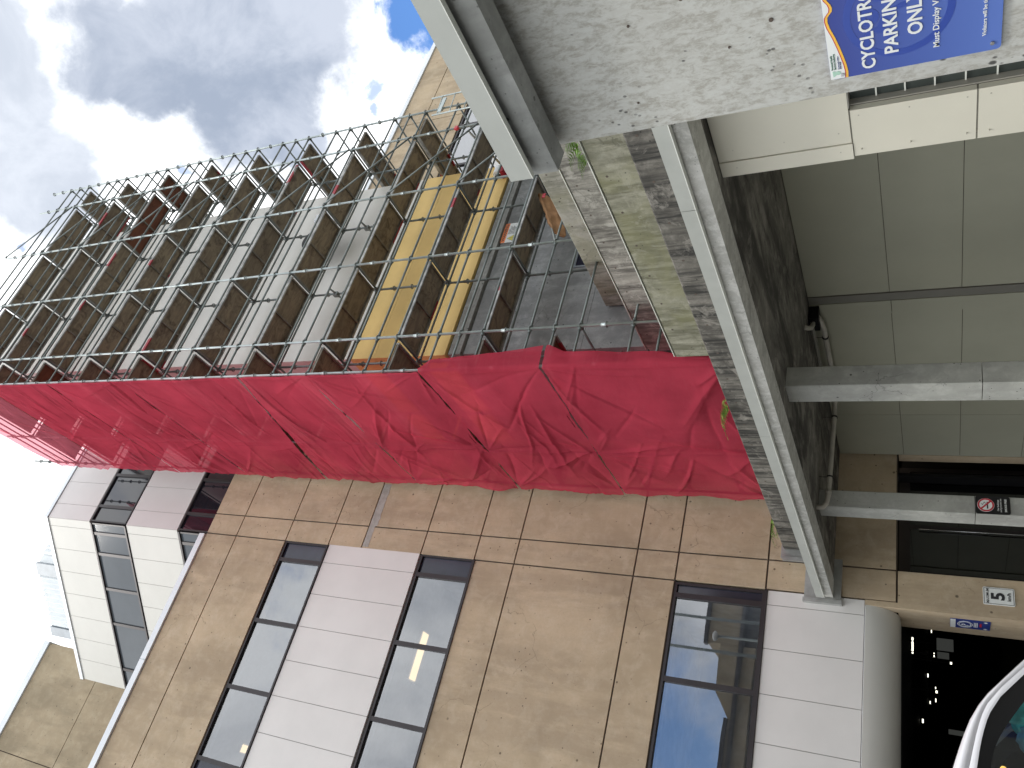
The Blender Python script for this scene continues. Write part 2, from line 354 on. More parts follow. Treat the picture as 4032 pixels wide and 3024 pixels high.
M['signyellow'] = flat('sign_yellow', (0.85, 0.48, 0.05), 0.4)
M['signorange'] = flat('sign_orange', (0.80, 0.22, 0.06), 0.45)
M['signpaleyellow'] = flat('warning_yellow', (0.75, 0.68, 0.14), 0.45)
M['signnavy'] = flat('sign_navy', (0.03, 0.05, 0.22), 0.35)
M['signgreen'] = flat('sign_green', (0.40, 0.62, 0.50), 0.4)
M['ink'] = flat('dark_ink', (0.03, 0.03, 0.035), 0.5)
M['inkgreen'] = flat('green_ink', (0.10, 0.22, 0.16), 0.5)
M['carwhite'] = flat('white_car_paint', (0.80, 0.80, 0.84), 0.12, 0, 0.5, 1.0, 0.01)
M['rubber'] = flat('black_rubber', (0.012, 0.012, 0.013), 0.45)
M['tyre'] = flat('tyre_rubber', (0.02, 0.02, 0.02), 0.8)
M['alloy'] = flat('alloy_rim', (0.45, 0.46, 0.47), 0.25, 0.8)
M['carglass'] = glass('car_glass', (0.80, 0.92, 0.92), 0.07)
M['interior'] = flat('car_interior', (0.03, 0.032, 0.03), 0.8)
M['teal'] = flat('teal_cloth', (0.10, 0.62, 0.60), 0.8, 0, 0.2, 0, 0.2, 9)
M['blueteal'] = flat('blue_cloth', (0.22, 0.50, 0.68), 0.8, 0, 0.2, 0, 0.2, 9)
M['headlamp'] = flat('clear_lamp', (0.7, 0.72, 0.75), 0.1, 0.3)
M['taillamp'] = flat('red_lamp', (0.45, 0.02, 0.02), 0.15)
M['amber'] = emit('amber_glow', (1.0, 0.55, 0.12), 1.6)
M['leaf'] = flat('fern_leaf', (0.24, 0.44, 0.08), 0.55, 0, 0.3, 0, 0.3, 40)
M['leafdark'] = flat('hedge_leaf', (0.07, 0.15, 0.035), 0.6, 0, 0.3, 0, 0.4, 6)
M['kraft'] = flat('brown_kraft_paper', (0.36, 0.20, 0.10), 0.8, 0, 0.2, 0, 0.15, 5)
M['plastic'] = flat('clear_plastic_bag', (0.70, 0.73, 0.76), 0.25, 0, 0.6, 0, 0.15, 12)
M['greymetal'] = flat('corrugated_steel', (0.80, 0.84, 0.86), 0.7, 0.0, 0.4, 0, 0.05, 2)
M['darkmetal'] = flat('dark_corner_trim', (0.24, 0.27, 0.30), 0.45, 0.2)

# ------------------------------------------------------------------ mesh helpers
def link_mesh(name, bm, mat, parent=None, smooth=False):
    me = bpy.data.meshes.new(name); bm.normal_update(); bm.to_mesh(me); bm.free()
    if smooth:
        for p in me.polygons: p.use_smooth = True
    if isinstance(mat, (list, tuple)):
        for x in mat: me.materials.append(x)
    else: me.materials.append(mat)
    o = bpy.data.objects.new(name, me); COL.objects.link(o)
    if parent: o.parent = parent
    return o
def box(bm, x0, x1, y0, y1, z0, z1, mi=0):
    v = [bm.verts.new((x, y, z)) for z in (z0, z1) for y in (y0, y1) for x in (x0, x1)]
    for f in ((0, 2, 3, 1), (4, 5, 7, 6), (0, 1, 5, 4), (2, 6, 7, 3), (0, 4, 6, 2), (1, 3, 7, 5)):
        bm.faces.new([v[i] for i in f]).material_index = mi
def boxobj(name, b, mat, parent=None, bevel=0):
    bm = bmesh.new(); box(bm, *b)
    if bevel: bmesh.ops.bevel(bm, geom=bm.edges[:], offset=bevel, segments=2, affect='EDGES', profile=0.6)
    return link_mesh(name, bm, mat, parent)
def tube(bm, a, b, r, n=8, caps=True, r2=None, mi=0):
    a, b = Vector(a), Vector(b); d = (b-a).normalized()
    s = d.orthogonal().normalized(); t = d.cross(s)
    r2 = r if r2 is None else r2
    A = [bm.verts.new(a + (s*math.cos(k*2*PI/n) + t*math.sin(k*2*PI/n))*r) for k in range(n)]
    B = [bm.verts.new(b + (s*math.cos(k*2*PI/n) + t*math.sin(k*2*PI/n))*r2) for k in range(n)]
    for k in range(n):
        f = bm.faces.new((A[k], A[(k+1) % n], B[(k+1) % n], B[k])); f.smooth = True; f.material_index = mi
    if caps:
        bm.faces.new(A[::-1]).material_index = mi; bm.faces.new(B).material_index = mi
def path_tube(bm, pts, r, n=10):
    pts = [Vector(p) for p in pts]; rings = []
    s = None
    for i, p in enumerate(pts):
        d = (pts[min(i+1, len(pts)-1)] - pts[max(i-1, 0)]).normalized()
        s = (d.orthogonal() if s is None else (s - d*s.dot(d))).normalized(); t = d.cross(s)
        rings.append([bm.verts.new(p + (s*math.cos(k*2*PI/n) + t*math.sin(k*2*PI/n))*r) for k in range(n)])
    for A, B in zip(rings, rings[1:]):
        for k in range(n):
            f = bm.faces.new((A[k], A[(k+1) % n], B[(k+1) % n], B[k])); f.smooth = True
    bm.faces.new(rings[0][::-1]); bm.faces.new(rings[-1])
def prism(bm, pts, axis, a, b, mi=0):
    # pts in the other two axes, extruded from a to b along axis (0,1,2)
    def P(p, h):
        q = list(p); q.insert(axis, h); return q
    A = [bm.verts.new(P(p, a)) for p in pts]; B = [bm.verts.new(P(p, b)) for p in pts]
    n = len(pts); fs = []
    for k in range(n): fs.append(bm.faces.new((A[k], A[(k+1) % n], B[(k+1) % n], B[k])))
    fs.append(bm.faces.new(A[::-1])); fs.append(bm.faces.new(B))
    for f in fs: f.material_index = mi
    bmesh.ops.recalc_face_normals(bm, faces=fs)
def empty(name, loc=(0, 0, 0), label=None, cat=None, group=None, rz=0):
    o = bpy.data.objects.new(name, None); COL.objects.link(o); o.location = loc; o.rotation_euler = (0, 0, rz)
    if label: tag(o, label, cat, group)
    return o
def tag(o, label, cat, group=None):
    o['label'] = label; o['category'] = cat
    if group: o['group'] = group
    return o
def struct(o): o['kind'] = 'structure'; return o
def lettering(body, size, mat, face, at, parent, name='lettering', align='LEFT', bold=0.0, stretch=1.0):
    # face: 'x' = on a wall seen looking towards +x (reads towards -y); 'y' = on a wall seen looking towards +y
    cu = bpy.data.curves.new(name, 'FONT'); cu.body = body; cu.size = size; cu.align_x = align; cu.extrude = 0.001; cu.offset = bold
    cu.resolution_u = 3
    tmp = bpy.data.objects.new('tmp', cu); COL.objects.link(tmp)
    dg = bpy.context.evaluated_depsgraph_get(); dg.update()
    me = bpy.data.meshes.new_from_object(tmp.evaluated_get(dg)); bpy.data.objects.remove(tmp)
    for v in me.vertices: v.co.x *= stretch
    me.name = name; me.materials.clear(); me.materials.append(mat)
    o = bpy.data.objects.new(name, me); COL.objects.link(o)
    if face == 'x': mm = Matrix(((0, 0, -1), (-1, 0, 0), (0, 1, 0)))
    else: mm = Matrix(((1, 0, 0), (0, 0, -1), (0, 1, 0)))
    mm = mm.to_4x4(); mm.translation = Vector(at)
    o.parent = parent
    me.transform(mm)
    return o

def grid_panels(bm, xs, zs, y0, y1, gap=0.02, holes=()):
    for i in range(len(xs)-1):
        for j in range(len(zs)-1):
            cx, cz = (xs[i]+xs[i+1])/2, (zs[j]+zs[j+1])/2
            if any(h[0] < cx < h[1] and h[2] < cz < h[3] for h in holes): continue
            box(bm, xs[i]+gap/2, xs[i+1]-gap/2, y0, y1, zs[j]+gap/2, zs[j+1]-gap/2)

# ------------------------------------------------------------------ ground
def ground():
    bm = bmesh.new()
    ys = [-300, -40, 2, 5, 9, 13, 60, 400]; zz = [0, 0, 0, -0.08, -0.45, -0.9, -0.9, -0.9]
    vs = [[bm.verts.new((x, y, z)) for x in (-300, 300)] for y, z in zip(ys, zz)]
    for a, b in zip(vs, vs[1:]): bm.faces.new((a[0], a[1], b[1], b[0]))
    struct(link_mesh('ground', bm, M['paving']))
    bm = bmesh.new()
    vs = [[bm.verts.new((x, y, z+0.006)) for x in (-60, 2.2)] for y, z in zip([-14, 2, 5, 9, 13, 15.6], [0, 0, -0.08, -0.45, -0.9, -0.9])]
    for a, b in zip(vs, vs[1:]): bm.faces.new((a[0], a[1], b[1], b[0]))
    struct(link_mesh('road', bm, M['asphalt']))
    struct(boxobj('pavement', (2.25, 3.4, 4.5, 15.1, -1.0, -0.05), M['paving']))
ground()

# ------------------------------------------------------------------ main tan building (wall plane y = 15.2)
YA = 15.2
def window(parent, x0, x1, z0, z1, y, mat, fw=0.05, depth=0.12, name='window'):
    bm = bmesh.new()
    box(bm, x0, x1, y+0.03, y+0.03+depth, z1-fw, z1); box(bm, x0, x1, y+0.03, y+0.03+depth, z0, z0+fw)
    box(bm, x0, x0+fw, y+0.033, y+0.027+depth, z0+fw, z1-fw); box(bm, x1-fw, x1, y+0.033, y+0.027+depth, z0+fw, z1-fw)
    w = link_mesh(name, bm, M['frame'], parent)
    bm = bmesh.new()
    v = [bm.verts.new(p) for p in ((x0+fw, y+0.09, z0+fw), (x1-fw, y+0.09, z0+fw), (x1-fw, y+0.09, z1-fw), (x0+fw, y+0.09, z1-fw))]
    bm.faces.new(v)
    link_mesh('pane', bm, mat, w)
    return w
def room(parent, x0, x1, z0, z1, y, lights=()):
    bm = bmesh.new()
    d = 5.0
    box(bm, x0, x1, y+d, y+d+0.1, z0-1.0, z1+0.6)          # back wall
    box(bm, x0-0.1, x0, y+0.35, y+d, z0-1.0, z1+0.6); box(bm, x1, x1+0.1, y+0.35, y+d, z0-1.0, z1+0.6)
    box(bm, x0, x1, y+0.35, y+d, z0-1.1, z0-1.0)
    link_mesh('room', bm, M['room'], parent)
    bm = bmesh.new(); box(bm, x0, x1, y+0.35, y+d, z1+0.6, z1+0.7)
    link_mesh('ceiling', bm, M['ceil'], parent)
    bm = bmesh.new(); box(bm, x0, x1, y+0.25, y+0.34, z1-0.02, z1+0.3)
    link_mesh('blind', bm, M['blind'], parent)
def main_building():
    b = empty('hospital_building', (0, YA, -0.9), 'tan precast concrete building with ribbon windows and white panels behind the red netting', 'building')
    b.location = (0, 0, 0)
    holes = [(-20, 5.37, 15.54, 17.05), (-20, 5.37, 12.65, 15.54), (-20, 5.37, 11.12, 12.65), (-20, 5.34, 4.57, 6.36), (-20, 5.34, -1, 4.57),
             (5.96, 8.35, -1, 2.3), (17.5, 32, 15.54, 17.02), (17.5, 32, 12.65, 15.54), (17.5, 32, 11.12, 12.65)]
    xs = [-20, -13.8, -7.6, 5.345, 5.95, 10.3, 17.5, 22.57, 27.6, 32]
    zs = [2.30, 4.57, 6.36, 7.25, 10.08, 11.13, 12.64, 14.46, 15.54, 17.03, 18.87, 20.06]
    bm = bmesh.new()
    grid_panels(bm, xs, zs, YA, YA+0.25, 0.036, holes)
    box(bm, 5.25, 5.94, YA, YA+1.0, -1, 2.285); box(bm, 8.35, 32, YA, YA+0.25, -1, 2.285)
    # weathered bay edge next to the garage mouth
    box(bm, 5.25, 5.345, YA+0.001, YA+0.25, 2.285, 2.82)
    link_mesh('wall', bm, M['tan'], b)
    bm = bmesh.new()
    grid_panels(bm, [-20, 5.38, 5.95, 17.5, 32], zs, YA+0.035, YA+0.2, 0.0, holes)
    link_mesh('joint_filler', bm, M['gap'], b)
    # repaired strip of grey mortar beside the panel joint
    bm = bmesh.new()
    top = [(5.40+0.05*k, 14.44) for k in range(36)]; bot = [(5.40+0.05*k, 14.26+0.05*noise.noise((k*0.35, 2, 1))-(0.05 if k > 11 else 0)) for k in range(36)]
    prism(bm, bot+top[::-1], 1, YA-0.004, YA+0.02)
    link_mesh('mortar_patch', bm, M['mortar'], b)
    # roof caps
    bm = bmesh.new()
    for x0, x1 in ((-20, -4.2), (-4.19, 1.72), (1.73, 5.3)): box(bm, x0, x1, YA-0.06, YA+0.45, 20.06, 20.26)
    link_mesh('roof_cap', bm, M['cap'], b); bm = bmesh.new(); box(bm, 16.5, 32, YA-0.06, YA+0.45, 20.06, 20.26)
    link_mesh('roof_cap', bm, M['cap'], b)
    bm = bmesh.new(); box(bm, -20, 5.3, YA+0.45, 20.8, 19.6, 20.0); box(bm, 5.3, 32, YA+0.26, 20.8, 19.6, 20.0)
    link_mesh('roof', bm, M['grey'], b)
    # ribbon windows
    gs, gd, sp = M['glass'], M['glassdark'], M['spandrel']
    for x0, x1, mt in ((4.85, 5.36, sp), (3.215, 4.85, gs), (1.575, 3.215, gs), (-0.065, 1.575, gs), (-0.6, -0.065, sp), (-2.2, -0.6, gs), (-3.9, -2.2, gs)):
        window(b, x0, x1, 15.56, 17.03, YA, mt)
    for x0, x1, mt in ((4.87, 5.37, sp), (3.24, 4.87, gs), (1.58, 3.24, gs), (-0.06, 1.58, gs), (-1.7, -0.06, gs)):
        window(b, x0, x1, 11.14, 12.63, YA, mt)
    for x0, x1, mt in ((5.06, 5.33, sp), (3.41, 5.06, gs), (1.77, 3.41, gs), (0.13, 1.77, gs)):
        window(b, x0, x1, 4.58, 6.35, YA, mt)
    for k in range(6):
        window(b, 17.5+k*2.2, 17.5+(k+1)*2.2, 15.56, 17.0, YA, gs)
        window(b, 17.5+k*2.2, 17.5+(k+1)*2.2, 11.14, 12.63, YA, gd)
    room(b, -4.2, 5.3, 15.6, 17.0, YA); room(b, -4.2, 5.3, 11.2, 12.6, YA); room(b, -4.2, 5.3, 4.6, 6.3, YA)
    room(b, 17.5, 31, 15.6, 17.0, YA)
    # window sill edges
    bm = bmesh.new()
    bm.free()
    for z in (15.53, 11.11, 4.55): boxobj('sill', (-5, 5.34, YA-0.03, YA+0.2, z-0.02, z+0.03), M['frame'], b)
    # white panels between the windows, module 0.82 m
    bm = bmesh.new()
    px = [5.37, 4.875, 4.05, 3.23, 2.405, 1.585, 0.76, -0.07, -0.89, -1.71, -2.53, -3.4][::-1]
    grid_panels(bm, px, [12.66, 15.5], YA+0.0, YA+0.15, 0.012)
    link_mesh('white_panel', bm, M['white'], b); bm = bmesh.new()
    px = [5.335, 5.05, 4.22, 3.405, 2.58, 1.76, 0.94, 0.12, -0.7, -1.52, -2.34][::-1]
    grid_panels(bm, px, [2.82, 4.53], YA+0.0, YA+0.15, 0.012)
    link_mesh('white_panel', bm, M['white'], b); bm = bmesh.new()
    grid_panels(bm, [17.5+1.1*k for k in range(13)], [12.66, 15.54], YA+0.0, YA+0.15, 0.012)
    link_mesh('white_panel', bm, M['white'], b)
    bm = bmesh.new(); box(bm, -3.4, 5.36, YA+0.02, YA+0.13, 12.67, 15.5); box(bm, -2.3, 5.33, YA+0.02, YA+0.13, 2.83, 4.52); box(bm, 17.5, 30, YA+0.02, YA+0.13, 12.67, 15.5)
    link_mesh('panel_joint', bm, M['gapgrey'], b)
    # rounded underside over the garage mouth
    bm = bmesh.new(); rr = 0.545; prof = [(YA+rr*(1-math.cos(t*PI/2/10)), 2.812-rr*math.sin(t*PI/2/10)) for t in range(11)]
    prof += [(YA+1.0, 2.812-rr), (YA+1.0, 2.812)]
    for x0, x1 in ((-20, 5.248),): prism(bm, prof, 0, x0, x1)
    o = link_mesh('curved_soffit', bm, M['white2'], b)
    for p in o.data.polygons: p.use_smooth = True
    o.data.polygons[0].use_smooth = True
    md = o.modifiers.new('edge', 'EDGE_SPLIT'); md.split_angle = R(40)
    # parking garage inside
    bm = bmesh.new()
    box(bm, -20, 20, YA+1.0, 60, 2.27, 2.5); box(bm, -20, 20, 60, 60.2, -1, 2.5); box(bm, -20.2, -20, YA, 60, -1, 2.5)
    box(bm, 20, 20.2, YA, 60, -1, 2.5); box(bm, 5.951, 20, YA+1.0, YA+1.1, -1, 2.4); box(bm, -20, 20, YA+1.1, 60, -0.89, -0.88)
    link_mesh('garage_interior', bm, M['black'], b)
    # glass doors in the shade of the bridge
    d = link_mesh('door', (lambda bm: (box(bm, 5.95, 6.03, YA+0.5, YA+0.56, -0.9, 2.29), box(bm, 8.25, 8.33, YA+0.5, YA+0.56, -0.9, 2.29), box(bm, 6.03, 8.25, YA+0.5, YA+0.56, 2.1, 2.29), box(bm, 7.02, 7.10, YA+0.497, YA+0.563, -0.9, 2.1), bm)[-1])(bmesh.new()), M['frame'], b)
    bm = bmesh.new(); box(bm, 6.03, 8.25, YA+0.52, YA+0.54, -0.9, 2.1); link_mesh('door_pane', bm, M['doorglass'], d)
    bm = bmesh.new(); tube(bm, (7.0, YA+0.46, -0.3), (7.0, YA+0.46, 1.95), 0.012); link_mesh('door_handle', bm, M['alloy'], d)
    bm = bmesh.new(); box(bm, 5.95, 8.35, YA+0.56, YA+0.9, 2.29, 2.4); box(bm, 8.0, 8.06, YA+0.2, YA+0.5, -0.9, 3.3); link_mesh('door_head', bm, M['black'], b)
    # metal closures where the bridge meets the wall
    bm = bmesh.new()
    box(bm, 6.0, 6.9, YA-0.03, YA-0.003, 3.80, 4.34); box(bm, 5.22, 6.05, YA-0.06, YA-0.003, 3.22, 3.86)
    box(bm, 5.17, 5.25, YA-0.09, YA-0.003, 3.2, 3.88); box(bm, 5.95, 6.02, YA-0.07, YA-0.003, 3.87, 4.30)
    link_mesh('closure_flashing', bm, M['sheet'], b)
    return b
main_building()

# ------------------------------------------------------------------ upper blocks
def upper_block():
    b = empty('panelled_block', (0, 0, 0), 'white panelled upper storeys with dark ribbon windows and a chamfered corner above the tan roof', 'building')
    yB, cx = 16.4, 5.75
    u = Vector((-1, 1, 0)).normalized()                # along the chamfered face
    nrm = Vector((-1, -1, 0)).normalized()
    cor = Vector((cx, yB, 0)); L = 6.33
    def quadB1(bm, s0, s1, z0, z1, off=0.0, th=0.12):
        a = cor + u*s0 + nrm*off; c = cor + u*s1 + nrm*off; q = -nrm*th
        vs = [bm.verts.new(v) for v in (a+Vector((0, 0, z0)), c+Vector((0, 0, z0)), c+Vector((0, 0, z1)), a+Vector((0, 0, z1)),
                                         a+q+Vector((0, 0, z0)), c+q+Vector((0, 0, z0)), c+q+Vector((0, 0, z1)), a+q+Vector((0, 0, z1)))]
        fs = [bm.faces.new([vs[i] for i in f]) for f in ((0, 3, 2, 1), (4, 5, 6, 7), (0, 1, 5, 4), (3, 7, 6, 2), (0, 4, 7, 3), (1, 2, 6, 5))]
        bmesh.ops.recalc_face_normals(bm, faces=fs)
    S = [0, 0.30, 1.16, 2.03, 2.89, 3.77, 4.65, 5.49, 6.32]
    bands_w = [(27.32, 29.66), (22.87, 25.36)]; bands_g = [(25.4, 27.27), (21.0, 22.82)]
    bj = bmesh.new()
    for z0, z1 in bands_w:
        bm = bmesh.new()
        for a, c in zip(S, S[1:]): quadB1(bm, a+0.006, c-0.006, z0, z1)
        link_mesh('angled_panel', bm, M['white2'], b)
        quadB1(bj, 0.05, L-0.05, z0+0.02, z1-0.02, -0.02, 0.2)
    link_mesh('panel_joint', bj, M['gapgrey'], b)
    for z0, z1 in bands_w:
        bm = bmesh.new(); grid_panels(bm, [cx+0.002, 6.31, 7.18, 8.05, 8.92, 9.8, 10.7, 11.6, 12.5, 13.4, 16], [z0, z1], yB, yB+0.14, 0.012)
        link_mesh('front_panel', bm, M['lilac'], b)
    bm = bmesh.new()
    for z0, z1 in bands_w: box(bm, cx+0.1, 15.9, yB+0.02, yB+0.3, z0+0.02, z1-0.02)
    link_mesh('panel_backing', bm, M['gapgrey'], b)
    # frames and glass
    SG = [0.04, 0.42, 1.17, 2.46, 3.77, 5.51, 6.3]
    for z0, z1 in bands_g:
        for a, c in zip(SG, SG[1:]):
            bm = bmesh.new()
            quadB1(bm, a, c, z1-0.07, z1, 0.03, 0.1); quadB1(bm, a, c, z0, z0+0.07, 0.03, 0.1)
            quadB1(bm, a, a+0.05, z0+0.07, z1-0.07, 0.01, 0.08); quadB1(bm, c-0.05, c, z0+0.07, z1-0.07, 0.01, 0.08)
            w = link_mesh('window', bm, M['frame'], b)
            bm = bmesh.new(); quadB1(bm, a+0.05, c-0.05, z0+0.07, z1-0.07, -0.03, 0.02)
            link_mesh('pane', bm, M['angledglass'], w)
        XG = [cx+0.02, 6.35, 7.55, 8.3, 9.6, 11, 12.5, 14, 15.9]
        for a, c in zip(XG, XG[1:]):
            w = window(b, a, c, z0, z1, yB-0.04, M['frontglass'], 0.05)
    bm = bmesh.new(); quadB1(bm, -0.03, L, 29.68, 29.86, 0.04, 0.4); box(bm, cx, 16, yB-0.04, yB+0.36, 29.68, 29.86)
    link_mesh('roof_edge', bm, M['cap'], b)
    bm = bmesh.new()
    e = cor + u*L
    pts = [(cx+0.1, yB+0.32), (15.9, yB+0.32), (15.9, 30), (e.x+0.2, 30), (e.x+0.25, e.y+0.1)]
    prism(bm, pts, 2, 20.0, 29.66)
    link_mesh('core', bm, M['black'], b)
    return b
M['angledglass'] = flat('angled_ribbon_glass', (0.085, 0.098, 0.11), 0.08, 0, 0.6, 0, 0.10, 0.5)
M['frontglass'] = flat('front_ribbon_glass', (0.015, 0.015, 0.022), 0.03, 0, 0.9, 0, 0.1, 0.5)
upper_block()

def penthouse():
    b = empty('roof_plant_room', (0, 0, 0), 'small corrugated metal plant room on top of the white panelled block', 'plant room')
    u = Vector((-1, 1, 0)).normalized(); P0 = Vector((4.93, 19.72, 0)); zt, zb = 34.35, 29.87
    L = 3.2
    bm = bmesh.new()
    nrm = Vector((-1, -1, 0)).normalized()
    N = 22; pts = []
    for k in range(N+1):
        s = 0.5 + (L-0.9)*k/N; pts.append(P0 + u*s + nrm*(0.045*(1 if k % 2 else -1)))
    vs = [(bm.verts.new(p+Vector((0, 0, zb))), bm.verts.new(p+Vector((0, 0, zt)))) for p in pts]
    for a, c in zip(vs, vs[1:]): bm.faces.new((a[0], a[1], c[1], c[0]))
    N = 48; pts = [P0 + Vector((0.4+5.0*k/N, -0.035 if k % 2 else 0.035, 0)) for k in range(N+1)]
    vs = [(bm.verts.new(p+Vector((0, 0, zb))), bm.verts.new(p+Vector((0, 0, zt)))) for p in pts]
    for a, c in zip(vs, vs[1:]): bm.faces.new((a[0], c[0], c[1], a[1]))
    link_mesh('cladding', bm, M['greymetal'], b)
    bm = bmesh.new()
    e = P0 + u*L
    prism(bm, [(P0.x+0.05, P0.y+0.06), (P0.x+5.4, P0.y+0.06), (P0.x+5.4, P0.y+4), (e.x+0.6, e.y+1.5), (e.x+0.1, e.y+0.1)], 2, zb, zt)
    link_mesh('core', bm, M['greymetal'], b)
    bm = bmesh.new()
    for s0, s1 in ((-0.02, 0.5), (L-0.4, L)):
        a, c = P0+u*s0+nrm*0.05, P0+u*s1+nrm*0.05
        q = -nrm*0.12
        prism(bm, [(a.x, a.y), (c.x, c.y), ((c+q).x, (c+q).y), ((a+q).x, (a+q).y)], 2, zb, zt+0.03)
    link_mesh('corner_trim', bm, M['darkmetal'], b)
penthouse()

def rear_block():
    b = empty('rear_block', (0, 0, 0), 'tall tan concrete block with metal roof edge behind the white panelled storeys', 'building')
    y = 20.88
    bm = bmesh.new()
    grid_panels(bm, [-26, -18, -9.7, -1.70, 2.22], [19.9, 24.7, 29.03, 32.62], y, y+0.3, 0.03)
    box(bm, 1.95, 2.2, y+0.3, y+14, 19.9, 32.62)
    link_mesh('wall', bm, M['tan2'], b)
    bm = bmesh.new(); box(bm, -26, 2.1, y+0.05, y+0.28, 19.9, 32.6); link_mesh('joint_filler', bm, M['gap'], b)
    bm = bmesh.new(); box(bm, -26, 2.26, y-0.06, y+0.5, 32.62, 32.95); box(bm, 1.9, 2.26, y+0.5, y+14, 32.62, 32.95)
    link_mesh('roof_cap', bm, M['cap'], b)
rear_block()

# ------------------------------------------------------------------ tower wrapped by the scaffold
TX0, TX1, TY = 8.55, 14.47, 11.5
def tower():
    b = empty('stair_tower', (0, 0, 0), 'white tower with a band of yellow sheathing over a grey concrete base, inside the scaffolding', 'tower')
    bm = bmesh.new()
    def shell(bm, z0, z1, o=0.0):
        box(bm, TX0-o, TX1+o, TY-o, YA-0.01, z0, z1)
    shell(bm, 13.62, 16.3); shell(bm, 16.31, 20.3); shell(bm, 20.31, 24.3); shell(bm, 24.31, 28.9)
    link_mesh('white_cladding', bm, M['towerwhite'], b)
    bm = bmesh.new(); shell(bm, 10.98, 12.9, 0.006); shell(bm, 12.906, 13.615, 0.008)
    link_mesh('yellow_sheathing', bm, M['yellow'], b)
    bm = bmesh.new(); shell(bm, 10.86, 10.975, -0.08); link_mesh('shadow_gap', bm, M['black'], b)
    bm = bmesh.new(); box(bm, TX0-0.03, TX1+0.03, TY-0.05, YA-0.01, 10.56, 10.855); link_mesh('grey_band', bm, M['grey'], b)
    bm = bmesh.new(); box(bm, TX0, TX1+3, TY, YA-0.01, 7.78, 10.5); box(bm, TX0, TX1+3, TY+0.004, YA-0.01, 3.6, 7.775)
    link_mesh('concrete_base', bm, M['towergrey'], b)
    bm = bmesh.new(); box(bm, TX0-0.1, TX1+0.1, TY-0.1, YA, 28.9, 29.05); link_mesh('roof_edge', bm, M['cap'], b)
    # two dark windows low on the base
    for x0, x1, z0, z1 in ((13.05, 14.2, 9.45, 10.2), (10.72, 11.6, 7.95, 8.42)):
        bm = bmesh.new()
        box(bm, x0, x1, TY-0.03, TY+0.02, z0, z0+0.04); box(bm, x0, x1, TY-0.03, TY+0.02, z1-0.04, z1)
        box(bm, x0, x0+0.04, TY-0.03, TY+0.02, z0+0.04, z1-0.04); box(bm, x1-0.04, x1, TY-0.03, TY+0.02, z0+0.04, z1-0.04)
        box(bm, (x0+x1)/2-0.02, (x0+x1)/2+0.02, TY-0.028, TY+0.02, z0+0.04, z1-0.04)
        w = link_mesh('window', bm, M['darkmetal'], b)
        bm = bmesh.new(); box(bm, x0+0.04, x1-0.04, TY-0.012, TY-0.004, z0+0.04, z1-0.04); link_mesh('pane', bm, M['spandrel'], w)
tower()

